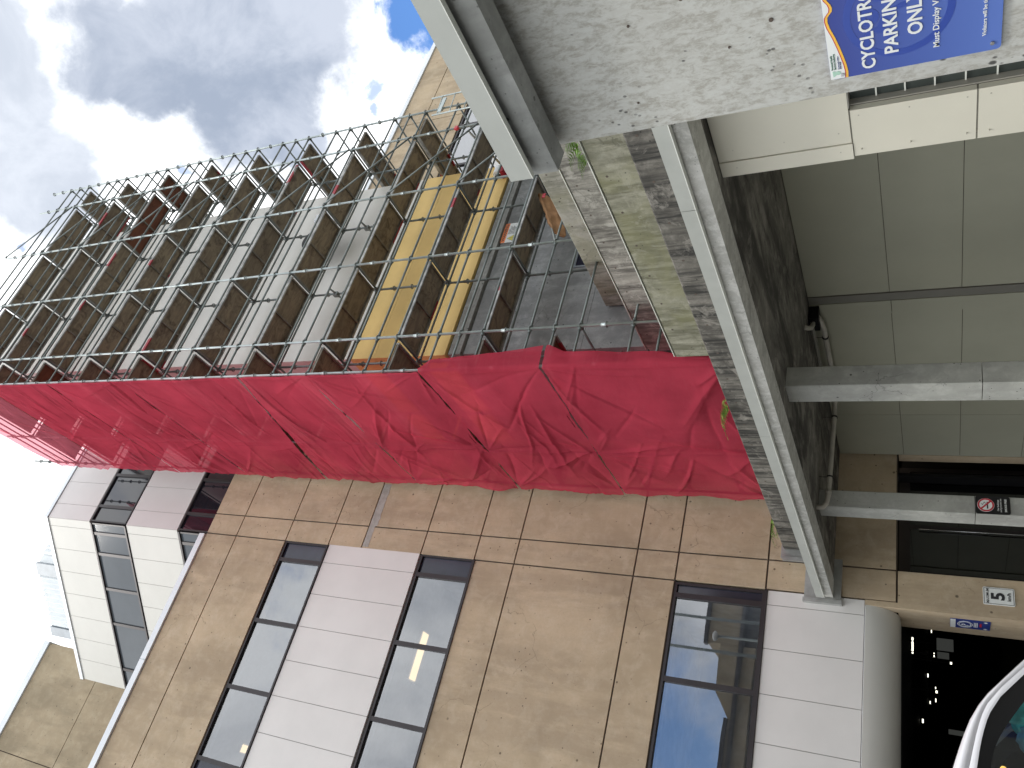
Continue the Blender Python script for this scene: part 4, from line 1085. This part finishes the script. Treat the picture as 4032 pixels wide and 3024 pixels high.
def office_lamp():
    b = empty('office_ceiling_lamp', (3.4, 17.2, 13.12), 'warm lit fluorescent ceiling fixture seen through the middle window band', 'lamp')
    bm = bmesh.new(); box(bm, -0.62, 0.62, -0.26, 0.26, 0.0, 0.07); link_mesh('housing', bm, M['ceil'], b)
    bm = bmesh.new()
    box(bm, -0.58, 0.58, -0.2, 0.05, -0.03, -0.002)
    link_mesh('tube_light', bm, M['tube'], b)
    b = empty('office_spot_lamp', (0.4, 17.2, 17.55), 'small warm ceiling lamp seen through the upper window band', 'lamp')
    bm = bmesh.new(); box(bm, -0.12, 0.12, -0.12, 0.12, 0.0, 0.05); link_mesh('housing', bm, M['ceil'], b)
    bm = bmesh.new(); box(bm, -0.09, 0.09, -0.09, 0.09, -0.03, -0.002); link_mesh('tube_light', bm, M['tube'], b)
office_lamp()

# ------------------------------------------------------------------ signs
def bluemat():
    s = NT('parking_sign_blue'); g = s.n('ShaderNodeNewGeometry'); sep = s.n('ShaderNodeSeparateXYZ'); s.l(g.outputs['Position'], sep.inputs[0])
    # printed fade from royal blue at the top to paler blue at the bottom
    f = s.rng(sep.outputs[2], 1.36, 1.95, 1.0, 0.0, 'LINEAR')
    c = s.mix(f, (0.012, 0.035, 0.28), (0.115, 0.20, 0.56)); s.bsdf(c, 0.25, 0, None, 0.5); return s.m
M['signblue'] = bluemat()
def ringshape(bm, cy, cz, ro, ri, x0, x1, a0=0, a1=360, n=40, sy=1.0, sz=1.0):
    for k in range(n):
        t0, t1 = R(a0+(a1-a0)*k/n), R(a0+(a1-a0)*(k+1)/n)
        P = [(cy+ri*math.cos(t0)*sy, cz+ri*math.sin(t0)*sz), (cy+ro*math.cos(t0)*sy, cz+ro*math.sin(t0)*sz), (cy+ro*math.cos(t1)*sy, cz+ro*math.sin(t1)*sz), (cy+ri*math.cos(t1)*sy, cz+ri*math.sin(t1)*sz)]
        prism(bm, P, 0, x0, x1)
def parking_sign():
    X = 2.985
    s = empty('parking_sign', (0, 0, 0), 'blue and white parking notice screwed to the big concrete wall', 'sign')
    y0, y1, z0, z1 = 2.225, 1.35, 1.36, 1.96
    def rrect(bm, ya, yb, za, zb, r, xa, xb):
        P = []
        for cy, cz, st in ((ya-r, zb-r, 90), (yb+r, zb-r, 0), (yb+r, za+r, -90), (ya-r, za+r, -180)):
            pass
        for cy, cz, a in ((yb+r, za+r, 180), (ya-r, za+r, 270), (ya-r, zb-r, 0), (yb+r, zb-r, 90)):
            for k in range(5): P.append((cy+r*math.cos(R(a+k*22.5)), cz+r*math.sin(R(a+k*22.5))))
        prism(bm, P, 0, xa, xb)
    bm = bmesh.new(); rrect(bm, y0, y1, z0, z1, 0.016, X, 2.999); link_mesh('board', bm, M['signblue'], s)
    # white wave with red and yellow edge along the top
    wave = [(2.2235, 1.893), (2.195, 1.891), (2.16, 1.895), (2.12, 1.903), (2.08, 1.912), (2.03, 1.925), (1.985, 1.940), (1.955, 1.9455), (1.937, 1.944), (1.926, 1.936), (1.915, 1.926), (1.90, 1.924), (1.885, 1.928), (1.865, 1.940), (1.84, 1.950), (1.78, 1.9565), (1.6, 1.9585), (1.36, 1.9585)]
    def band(off0, off1, mat, name, x):
        bm = bmesh.new()
        for (a, za), (c, zc) in zip(wave, wave[1:]):
            t0, t1 = min(1.959, za+off0), min(1.959, zc+off0); b0, b1 = min(1.9585, za+off1), min(1.9585, zc+off1)
            vs = [bm.verts.new(v) for v in ((x, a, b0), (x, c, b1), (x, c, t1), (x, a, t0))]; bm.faces.new(vs)
        link_mesh(name, bm, mat, s)
    bm = bmesh.new()
    for (a, za), (c, zc) in zip(wave, wave[1:]):
        if a < 1.3: continue
        bm.faces.new([bm.verts.new(v) for v in ((X-0.0006, a, min(1.9592, za+0.012)), (X-0.0006, c, min(1.9592, zc+0.012)), (X-0.0006, c, 1.9595), (X-0.0006, a, 1.9595))])
    link_mesh('white_header', bm, M['signwhite'], s)
    band(0.0125, 0.0085, M['signred'], 'red_line', X-0.0012); band(0.0087, 0.0, M['signyellow'], 'yellow_line', X-0.0018)
    # faint round emblem printed in darker blue
    bm = bmesh.new()
    cy, cz = 1.975, 1.70
    ringshape(bm, cy, cz, 0.192, 0.165, X-0.00100, X-0.0002)
    ringshape(bm, 2.075, 1.775, 0.05, 0.03, X-0.00105, X-0.0002, 60, 300, 24)
    ringshape(bm, 2.06, 1.66, 0.12, 0.10, X-0.00110, X-0.0002, 95, 175, 16)
    ringshape(bm, 1.94, 1.64, 0.14, 0.115, X-0.00115, X-0.0002, 100, 190, 20)
    ringshape(bm, 1.975, 1.80, 0.036, 0.012, X-0.00120, X-0.0002, 0, 360, 20)
    link_mesh('emblem', bm, M['emblemblue'], s)
    w = M['signwhite']; xx = X-0.0022
    lettering('CYCLOTRON', 0.0685, w, 'x', (xx, 2.202, 1.790), s, bold=0.0014, stretch=0.97)
    lettering('PARKING', 0.0685, w, 'x', (xx, 2.152, 1.706), s, bold=0.0014, stretch=1.0)
    lettering('ONLY', 0.0705, w, 'x', (xx, 2.088, 1.621), s, bold=0.0014, stretch=0.97)
    lettering('Must Display Valid Permit', 0.0300, w, 'x', (xx, 2.164, 1.5645), s, bold=0.0003, stretch=1.10)
    lettering('Violators will be ticketed', 0.0185, w, 'x', (xx, 2.155, 1.410), s, bold=0.0002, stretch=1.07)
    lettering('Provincial Health\nServices Authority', 0.0105, M['inkgreen'], 'x', (xx, 2.178, 1.9465), s, stretch=0.95)
    lettering('Province-wide solutions\nBetter health', 0.0066, M['signnavy'], 'x', (xx, 2.178, 1.923), s, stretch=0.95)
    bm = bmesh.new()
    prism(bm, [(2.213, 1.949), (2.186, 1.9505), (2.184, 1.945), (2.189, 1.938), (2.186, 1.930), (2.190, 1.922), (2.200, 1.919), (2.206, 1.927), (2.203, 1.935), (2.209, 1.942)], 0, xx, xx+0.001)
    link_mesh('logo', bm, M['signgreen'], s)
    for y, z in ((2.194, 1.389), (2.208, 1.914), (1.38, 1.389), (1.38, 1.93)):
        bm = bmesh.new(); tube(bm, (X-0.006, y, z), (X, y, z), 0.0075, 12, True); tube(bm, (X-0.0075, y, z), (X-0.006, y, z), 0.003, 8); link_mesh('screw', bm, M['alloy'], s)
M['emblemblue'] = flat('emblem_blue', (0.03, 0.07, 0.36), 0.3, 0, 0.4, 0, 0.02)
parking_sign()

def roundrect_y(bm, x0, x1, z0, z1, r, ya, yb):
    P = []
    for cx, cz, a in ((x1-r, z1-r, 0), (x0+r, z1-r, 90), (x0+r, z0+r, 180), (x1-r, z0+r, 270)):
        for k in range(5): P.append((cx+r*math.cos(R(a+k*22.5)), cz+r*math.sin(R(a+k*22.5))))
    prism(bm, P, 1, ya, yb)
def disc_y(bm, cx, cz, r, ya, yb, n=28, ri=0):
    if not ri:
        prism(bm, [(cx+r*math.cos(2*PI*k/n), cz+r*math.sin(2*PI*k/n)) for k in range(n)], 1, ya, yb)
    else:
        for k in range(n):
            a, b_ = 2*PI*k/n, 2*PI*(k+1)/n
            prism(bm, [(cx+q*math.cos(t), cz+q*math.sin(t)) for q, t in ((ri, a), (r, a), (r, b_), (ri, b_))], 1, ya, yb)
def speed_sign():
    s = empty('speed_limit_sign', (0, 0, 0), 'white maximum 5 km/h sign fixed to the tan wall beside the garage mouth', 'sign')
    y = YA
    bm = bmesh.new(); roundrect_y(bm, 5.475, 5.785, 0.50, 0.965, 0.025, y-0.014, y-0.004); link_mesh('board', bm, M['signwhite'], s)
    bm = bmesh.new()
    for a, c, e, f in ((5.490, 5.770, 0.945, 0.952), (5.490, 5.770, 0.514, 0.521), (5.490, 5.496, 0.521, 0.945), (5.764, 5.770, 0.521, 0.945)): box(bm, a, c, y-0.0165, y-0.014, e, f)
    link_mesh('border', bm, M['ink'], s)
    lettering('MAXIMUM', 0.058, M['ink'], 'y', (5.63, y-0.016, 0.878), s, align='CENTER', bold=0.0006, stretch=0.95)
    lettering('5', 0.27, M['ink'], 'y', (5.63, y-0.016, 0.655), s, align='CENTER', bold=0.010, stretch=1.05)
    lettering('km/h', 0.072, M['ink'], 'y', (5.63, y-0.016, 0.558), s, align='CENTER', bold=0.002)
speed_sign()
def smoke_sign():
    s = empty('smoke_free_sign', (0, 0, 0), 'black smoke-free notice with a red no-smoking symbol on the farther column', 'sign')
    y = 12.67
    bm = bmesh.new(); roundrect_y(bm, 5.975, 6.268, 0.66, 1.11, 0.03, y-0.010, y-0.001); link_mesh('board', bm, M['signblack'], s)
    cx, cz = 6.122, 0.975
    bm = bmesh.new(); disc_y(bm, cx, cz, 0.112, y-0.0125, y-0.0101); link_mesh('disc', bm, M['signwhite'], s)
    bm = bmesh.new(); disc_y(bm, cx, cz, 0.108, y-0.0150, y-0.0126, 28, 0.086)
    for sgn in (1,):
        v = [(-0.072, 0.056), (-0.056, 0.072), (0.072, -0.056), (0.056, -0.072)]
        prism(bm, [(cx+a, cz+c) for a, c in v], 1, y-0.0154, y-0.0127)
    link_mesh('ban_ring', bm, M['signred'], s)
    bm = bmesh.new(); box(bm, cx-0.06, cx+0.03, y-0.0140, y-0.0126, cz-0.03, cz-0.012); box(bm, cx+0.034, cx+0.05, y-0.014, y-0.0126, cz-0.03, cz-0.012)
    for k in range(9):
        a = k/8; box(bm, cx+0.02+0.02*math.sin(a*6), cx+0.03+0.02*math.sin(a*6), y-0.0139, y-0.0127, cz+0.0+a*0.05, cz+0.008+a*0.05)
    link_mesh('cigarette', bm, M['ink'], s)
    lettering('Our buildings\nand grounds are', 0.034, M['signwhite'], 'y', (cx, y-0.012, 0.805), s, align='CENTER', stretch=1.0)
    lettering('SMOKE-FREE', 0.038, M['signwhite'], 'y', (cx, y-0.012, 0.705), s, align='CENTER', bold=0.0008, stretch=1.0)
smoke_sign()
def jamb_sign():
    s = empty('parking_pay_sign', (0, 0, 0), 'narrow blue parking sign with a round P on the garage jamb', 'sign')
    X = 5.25
    bm = bmesh.new(); box(bm, X-0.014, X-0.003, 15.42, 15.86, 0.86, 1.47); link_mesh('board', bm, M['signnavy'], s)
    bm = bmesh.new(); box(bm, X-0.016, X-0.0141, 15.425, 15.855, 1.385, 1.465); link_mesh('white_strip', bm, M['signwhite'], s)
    bm = bmesh.new(); ringshape(bm, 15.64, 1.24, 0.125, 0.112, X-0.0165, X-0.0141, 0, 360, 28, 1.3, 0.95)
    ringshape(bm, 15.64, 1.24, 0.10, 0.088, X-0.0165, X-0.0141, 0, 360, 28, 1.3, 0.95); link_mesh('round_border', bm, M['signwhite'], s)
    lettering('P', 0.15, M['signwhite'], 'x', (X-0.016, 15.70, 1.19), s, bold=0.004)
    bm = bmesh.new(); box(bm, X-0.016, X-0.0141, 15.54, 15.72, 0.99, 1.02); link_mesh('red_bar', bm, M['signred'], s)
    bm = bmesh.new()
    for k in range(3): box(bm, X-0.016, X-0.0141, 15.52, 15.76, 1.05+0.022*k, 1.062+0.022*k)
    for y in (15.47, 15.81): prism(bm, [(y-0.03, 0.93), (y, 0.90), (y+0.03, 0.93), (y, 0.96)], 0, X-0.016, X-0.0141)
    link_mesh('small_marks', bm, M['signwhite'], s)
jamb_sign()
def warning_sign():
    s = empty('warning_sign', (0, 0, 0), 'orange and white warning notice on the grey tower base behind the scaffold', 'sign')
    y = TY-0.002; x0, x1, z0, z1 = 11.72, 12.33, 10.17, 10.52
    k = 1.0
    bm = bmesh.new(); box(bm, x0, x1, y-0.012, y-0.002, z0, z1); link_mesh('board', bm, M['signwhite'], s)
    bm = bmesh.new(); box(bm, x0, x1, y-0.0145, y-0.0121, z1-0.115, z1); link_mesh('orange_header', bm, M['signorange'], s)
    lettering('WARNING', 0.105, M['ink'], 'y', (x0+0.045, y-0.0148, z1-0.094), s, bold=0.002, stretch=1.05)
    bm = bmesh.new(); prism(bm, [(x0+0.03, z0+0.03), (x0+0.23, z0+0.03), (x0+0.13, z0+0.20)], 1, y-0.0145, y-0.0121); link_mesh('triangle_border', bm, M['ink'], s)
    bm = bmesh.new(); prism(bm, [(x0+0.043, z0+0.038), (x0+0.217, z0+0.038), (x0+0.13, z0+0.187)], 1, y-0.0160, y-0.0146); link_mesh('triangle', bm, M['signpaleyellow'], s)
    lettering('!', 0.12, M['ink'], 'y', (x0+0.115, y-0.0162, z0+0.055), s, bold=0.001)
    lettering('Keep Away\nExtremely hot and\nmay be removed\nonly by authorized\nBeware of falling\ninjury or death', 0.034, M['ink'], 'y', (x0+0.26, y-0.0148, z0+0.195), s)
warning_sign()

# ------------------------------------------------------------------ things left on the scaffold
def bits():
    # kraft paper parcel tied under the deck edge
    bm = bmesh.new(); n = 26; m_ = 12; rows = []
    for i in range(n+1):
        t = i/n; row = []
        for k in range(m_+1):
            q = k/m_
            x = 10.86+1.16*t; y = 10.42+0.24*q+0.03*noise.noise((t*6, q*3, 1)); z = 8.52+0.60*t - 0.27*q**1.3*(0.8+0.4*t) + 0.035*noise.noise((t*8, q*5, 5))-0.05*abs(noise.noise((t*3, q*9, 2)))
            row.append(bm.verts.new((x, y, z)))
        rows.append(row)
    for a, c in zip(rows, rows[1:]):
        for k in range(m_): bm.faces.new((a[k], a[k+1], c[k+1], c[k]))
    o = link_mesh('paper_wrap', bm, M['kraft'], None, True); sm = o.modifiers.new('thick', 'SOLIDIFY'); sm.thickness = 0.06
    tag(o, 'sagging brown kraft paper wrap with a red tag under the lowest deck', 'paper')
    bm = bmesh.new(); box(bm, 11.83, 11.95, 10.395, 10.41, 8.93, 9.0); link_mesh('red_tag', bm, M['signred'], o)
    # alarm beacon: grey drum in a red cradle on the yellow wall
    b = empty('wall_beacon', (14.12, TY-0.1, 11.18), 'grey round drum in a red cradle on the yellow wall', 'alarm')
    bm = bmesh.new(); tube(bm, (-0.13, -0.02, 0), (0.10, -0.02, 0), 0.14, 20); link_mesh('drum', bm, M['greymetal'], b)
    bm = bmesh.new(); tube(bm, (-0.15, -0.02, 0), (-0.131, -0.02, 0), 0.075, 18); link_mesh('black_hub', bm, M['rubber'], b)
    bm = bmesh.new(); prism(bm, [(-0.16, -0.10), (0.14, -0.10), (0.12, -0.17), (-0.12, -0.17)], 1, -0.15, 0.08); link_mesh('cradle', bm, M['signred'], b)
    # black half disc and plastic bag behind the deck rail
    bm = bmesh.new(); r_ = 0.36
    prism(bm, [(r_*math.cos(R(a)), r_*math.sin(R(a))) for a in range(0, 181, 10)] + [(-r_, -0.68), (r_, -0.68)], 1, -0.03, 0.03)
    o = link_mesh('round_cover', bm, M['rubber']); o.location = (12.06, 10.9, 15.96); tag(o, 'black round-topped cover leaning behind a deck rail', 'cover')
    bm = bmesh.new(); bmesh.ops.create_icosphere(bm, subdivisions=4, radius=0.2)
    for v in bm.verts:
        q = noise.noise(v.co*9)*0.1+noise.noise(v.co*24)*0.06; v.co *= (1+q*3); v.co.z *= 2.0; v.co.x *= 1.25
    o = link_mesh('plastic_bag', bm, M['plastic']); o.location = (12.64, 10.82, 15.72); tag(o, 'crumpled clear plastic bag beside the black cover', 'bag')
    # red coupler on the second standard
    bm = bmesh.new(); tube(bm, (-0.035, 0, -0.06), (-0.035, 0, 0.06), 0.035, 8); box(bm, -0.06, 0.02, -0.04, 0.04, -0.04, 0.04)
    o = link_mesh('tube_coupler', bm, M['signred']); o.location = (14.44, 10.08, 11.85); tag(o, 'small red coupler clamped on the right front standard', 'coupler')
bits()

# ------------------------------------------------------------------ ferns
def fern(loc, size, lb, seed, lean=(0, 0)):
    rr = random.Random(seed)
    b = empty('fern', loc, lb, 'fern')
    for f in range(7):
        az = rr.uniform(0, 2*PI); ln = size*rr.uniform(0.7, 1.1)
        bm = bmesh.new()
        N = 9; prev = None
        for k in range(N+1):
            t = k/N; r_ = ln*t*0.8; h = ln*(0.75*t-0.8*t*t)
            c = Vector((math.cos(az)*r_+lean[0]*t, math.sin(az)*r_+lean[1]*t, h))
            side = Vector((-math.sin(az), math.cos(az), 0.1)); dr = Vector((math.cos(az), math.sin(az), 0))
            if prev is not None:
                w = ln*0.42*math.sin(PI*min(1, t*0.9+0.1))*0.7+0.006
                for sg in (1, -1):
                    q = c + side*sg*w + dr*ln*0.06 + Vector((0, 0, -0.1*w))
                    bm.faces.new([bm.verts.new(v) for v in (prev, prev.lerp(c, 0.55), q)])
            prev = c
        link_mesh('frond', bm, M['leaf'], b)
fern((7.04, 5.5, 5.24), 0.34, 'small bright fern hanging over the mossy parapet near the big pier', 1, (-0.15, 0))
fern((7.04, 5.75, 5.23), 0.24, 'smaller fern beside the bright one on the mossy parapet', 5, (-0.1, 0))
fern((6.19, 9.95, 4.31), 0.40, 'green fern on the dark streaked parapet in front of the red net', 2, (-0.18, 0.05))
fern((6.2, 14.05, 4.30), 0.34, 'low green weed on the parapet in front of the tan wall', 3, (-0.15, 0.05))
fern((6.22, 14.45, 4.29), 0.22, 'tiny reddish weed at the far end of the parapet', 4)

# ------------------------------------------------------------------ white car
def car():
    c = empty('parked_car', (0, 0, 0), 'white parked car in front of the dark garage, only its roof end in view', 'car')
    ys = 6.5; yc = 7.4; K = ys/2.3; g = -0.2
    def k3(L): return [(x*K, 1.6+(z-1.6)*K) for x, z in L]
    outer = k3([(0.417, 1.584), (0.464, 1.570), (0.501, 1.558), (0.538, 1.544), (0.575, 1.525), (0.607, 1.504), (0.652, 1.466), (0.702, 1.423)])
    groove = k3([(0.420, 1.553), (0.466, 1.543), (0.503, 1.5345), (0.529, 1.5275), (0.555, 1.519), (0.580, 1.508), (0.628, 1.473), (0.685, 1.422)])
    inner = k3([(0.424, 1.534), (0.465, 1.527), (0.494, 1.521), (0.517, 1.515), (0.540, 1.508), (0.560, 1.500), (0.600, 1.477), (0.665, 1.422)])
    glassl = k3([(0.430, 1.506), (0.455, 1.501), (0.476, 1.496), (0.492, 1.490), (0.508, 1.483), (0.524, 1.475), (0.556, 1.456), (0.600, 1.428)])
    # extend forward (towards -x) and down
    def ext(L, fx, dz, low):
        a = L[0]
        front = [(-1.55, low[0]), (-1.15, low[1]), (-0.7, a[1]-0.02-dz), (0.2, a[1]+0.012)]
        return front + L
    outer = ext(outer, 0, 0, (0.75, 1.12)) + [(2.17, 0.90), (2.28, 0.80)]
    groove = ext(groove, 0, 0, (0.75, 1.08)) + [(2.11, 0.88), (2.2, 0.77)]
    inner = ext(inner, 0, 0, (0.76, 1.05)) + [(2.04, 0.87), (2.05, 0.80)]
    glassl = ext(glassl, 0, 0, (0.80, 1.0)) + [(1.80, 0.94), (1.80, 0.90)]
    n = len(outer)
    def side(sy):
        def Y(z, off): return yc + sy*(yc-ys)*1.0 + (-sy)*(-off) if False else yc + sy*((yc-ys) - off)
        rings = [([(x, z+0.005) for x, z in outer], 0.16), (outer, 0.05), ([(x*0.55+gx*0.45, z*0.55+gz*0.45) for (x, z), (gx, gz) in zip(outer, groove)], 0.0), (groove, 0.004), ([(x, z-0.006) for x, z in groove], 0.02), ([(gx*0.85+ix*0.15, gz*0.85+iz*0.15) for (gx, gz), (ix, iz) in zip(groove, inner)], 0.0), (inner, 0.0)]
        bm = bmesh.new(); R_ = [[bm.verts.new((x, Y(z, o), z)) for x, z in L] for L, o in rings]
        for a, b_ in zip(R_, R_[1:]):
            for k in range(n-1):
                f = bm.faces.new((a[k], a[k+1], b_[k+1], b_[k])); f.smooth = True
        bmesh.ops.recalc_face_normals(bm, faces=bm.faces[:])
        link_mesh('door_frame', bm, M['carwhite'], c)
        bm = bmesh.new()
        A = [bm.verts.new((x, Y(z, 0.006), z)) for x, z in inner]; B_ = [bm.verts.new((x, Y(z, 0.03), z)) for x, z in glassl]
        for k in range(n-1): bm.faces.new((A[k], A[k+1], B_[k+1], B_[k]))
        link_mesh('window_seal', bm, M['rubber'], c)
        bm = bmesh.new(); top = [bm.verts.new((x, Y(z, 0.032), z)) for x, z in glassl]
        bot = [bm.verts.new((x, Y(0, 0.0), 0.80)) for x, z in glassl]
        for k in range(n-1): bm.faces.new((top[k], top[k+1], bot[k+1], bot[k]))
        link_mesh('side_window', bm, M['carglass'], c)
        # lower body side
        low = [(-2.5, 0.62), (-1.55, 0.78), (2.28, 0.80), (2.34, 0.55), (2.3, 0.18), (-2.5, 0.10), (-2.62, 0.35)]
        prof = []
        bm = bmesh.new()
        ya, yb = Y(0, -0.04), Y(0, 0.12)
        prism(bm, [(x, z) for x, z in low], 1, min(ya, yb), max(ya, yb))
        bmesh.ops.bevel(bm, geom=bm.edges[:], offset=0.03, segments=3, affect='EDGES')
        link_mesh('side_panel', bm, M['carwhite'], c, True)
        for x in (-1.55, 1.45):
            bm = bmesh.new(); tube(bm, (x, Y(0, -0.05), 0.12), (x, Y(0, 0.18), 0.12), 0.33, 28); w = link_mesh('wheel', bm, M['tyre'], c)
            bm = bmesh.new(); tube(bm, (x, Y(0, -0.062), 0.12), (x, Y(0, -0.045), 0.12), 0.22, 20); link_mesh('rim', bm, M['alloy'], w)
        bm = bmesh.new(); box(bm, 2.2, 2.36, min(Y(0, 0.0), Y(0, 0.35)), max(Y(0, 0.0), Y(0, 0.35)), 0.55, 0.74); link_mesh('tail_lamp', bm, M['taillamp'], c)
        bm = bmesh.new(); box(bm, -2.64, -2.45, min(Y(0, 0.05), Y(0, 0.4)), max(Y(0, 0.05), Y(0, 0.4)), 0.40, 0.56); link_mesh('headlight', bm, M['headlamp'], c)
    side(-1); side(1)
    # roof, rear and front skin between the two sides
    bm = bmesh.new(); hw = (yc-ys)-0.16
    prev = None
    for (x, z) in outer[2:8]+outer[8:]:
        row = [bm.verts.new((x, yc+hw*q, z+0.005+0.03*(1-q*q))) for q in (-1, -0.6, 0, 0.6, 1)]
        if prev:
            for k in range(4):
                f = bm.faces.new((prev[k], row[k], row[k+1], prev[k+1])); f.smooth = True
        prev = row
    link_mesh('roof', bm, M['carwhite'], c)
    bm = bmesh.new(); a, b_ = outer[1], outer[2]
    bm.faces.new([bm.verts.new(v) for v in ((-1.55, yc-hw, 0.76), (-1.55, yc+hw, 0.76), (outer[2][0], yc+hw, outer[2][1]), (outer[2][0], yc-hw, outer[2][1]))]); link_mesh('windscreen', bm, M['carglass'], c)
    bm = bmesh.new(); prism(bm, [(-2.62, 0.12), (-2.66, 0.5), (-2.5, 0.66), (-1.5, 0.78), (2.28, 0.80), (2.36, 0.5), (2.33, 0.12)], 1, ys+0.12, yc+(yc-ys)-0.12)
    bmesh.ops.bevel(bm, geom=bm.edges[:], offset=0.05, segments=3, affect='EDGES'); link_mesh('body', bm, M['carwhite'], c, True)
    bm = bmesh.new(); box(bm, 0.9, 1.25, 6.75, 8.05, 0.8, 1.20); box(bm, -0.6, -0.3, 6.75, 7.3, 0.8, 1.22); box(bm, -0.6, -0.3, 7.5, 8.05, 0.8, 1.22)
    bmesh.ops.bevel(bm, geom=bm.edges[:], offset=0.06, segments=3, affect='EDGES'); link_mesh('seat', bm, M['interior'], c, True)
    bm = bmesh.new(); box(bm, 1.252, 2.1, 6.7, 8.1, 0.8, 0.84); link_mesh('parcel_shelf', bm, M['interior'], c)
    # teal and blue cloth heaped inside
    for (nm, mt, cx, cz, rx, rz_, lb) in (('cloth_bundle', M['teal'], 1.72, 1.00, 0.20, 0.17, 'crumpled teal cloth heaped inside the rear side window of the white car'), ('cloth_bundle', M['blueteal'], 1.56, 0.98, 0.13, 0.15, 'blue cloth under the teal one inside the white car')):
        bm = bmesh.new(); bmesh.ops.create_icosphere(bm, subdivisions=4, radius=1)
        for v in bm.verts:
            d = v.co.normalized(); f = 1 + 0.35*abs(noise.noise(d*2.3)) - 0.12*abs(noise.noise(d*6)); v.co = Vector((d.x*rx*f, d.y*0.3*f, d.z*rz_*f))
        o = link_mesh(nm, bm, mt, None, True); o.location = (cx, 7.0, cz); tag(o, lb, 'cloth')
    b = empty('amber_spot', (1.30, 6.9, 1.24), 'small amber glowing spot inside the white car', 'lamp')
    bm = bmesh.new(); tube(bm, (0, 0, 0), (0, -0.02, 0), 0.022, 12); link_mesh('lens', bm, M['amber'], b)  # emissive amber disc put behind the side window
    bm = bmesh.new(); tube(bm, (0, 0.002, 0), (0, 0.03, 0), 0.028, 12); tube(bm, (0, 0.015, 0), (0, 0.015, -0.1), 0.006, 6); link_mesh('holder', bm, M['rubber'], b)
car()

# ------------------------------------------------------------------ what the windows mirror, behind the camera
def opposite():
    b = empty('opposite_building', (0, 0, 0), 'low tan building across the yard, seen mirrored in the lowest window band', 'building')
    bm = bmesh.new()
    prism(bm, [(14.0, 12.6), (14.0, 14.75), (40, 14.75), (40, 12.6)], 1, -26, -20)
    prism(bm, [(-30, 11.8), (-30, 13.0), (9.6, 13.0), (11.0, 13.9), (14.0, 13.9), (14.0, 11.8)], 1, -25.9, -20.1)
    prism(bm, [(-30, -0.1), (-30, 9.8), (40, 9.8), (40, -0.1)], 1, -26, -20.05)
    link_mesh('wall', bm, M['tan2'], b)
    bm = bmesh.new(); box(bm, 13.9, 40, -20.3, -19.8, 14.75, 14.95); box(bm, -30, 9.6, -20.3, -19.8, 13.0, 13.2); box(bm, -30, 40, -20.4, -19.7, 12.55, 12.75); link_mesh('roof_cap', bm, M['frame'], b)
    bm = bmesh.new(); box(bm, -30, 40, -25.8, -20.6, 9.8, 12.6); link_mesh('window_band', bm, M['frontglass'], b)
    for x, z, lb in ((14.3, 24.0, 'tall bare utility pole across the yard'), (13.3, 13.3, 'shorter lamp pole with a round head across the yard'), (12.4, 23.0, 'second tall utility pole across the yard, left of the other')):
        o = empty('lamp_pole' if z < 15 else 'utility_pole', (x, -16, 0), lb, 'pole')
        bm = bmesh.new(); tube(bm, (0, 0, -0.02), (0, 0, z), 0.12, 10, True, 0.07); link_mesh('pole', bm, M['steeldk'], o)
        bm = bmesh.new(); bmesh.ops.create_uvsphere(bm, u_segments=16, v_segments=8, radius=0.28)
        for v in bm.verts: v.co.z *= 0.6; v.co.z += z
        (link_mesh('lamp_head', bm, M['white'], o, True) if z < 15 else bm.free())
    # hedge mirrored in the glass doors
    bm = bmesh.new(); rr = random.Random(9)
    for k in range(5000):
        p = Vector((rr.uniform(-6, 26), rr.uniform(-15, -12.8), rr.uniform(0.0, 2.4)**1.0))
        if p.z > 1.7+0.6*noise.noise((p.x*0.8, p.y, 0)): continue
        a = rr.uniform(0, PI); u_ = Vector((math.cos(a), math.sin(a), rr.uniform(-1, 1))).normalized()*0.13; w = u_.orthogonal().normalized()*0.08
        bm.faces.new([bm.verts.new(p+q) for q in (-u_, w, u_, -w)])
    o = link_mesh('hedge', bm, M['leafdark']); tag(o, 'loose green hedge across the yard, mirrored in the dark doors', 'hedge')
opposite()
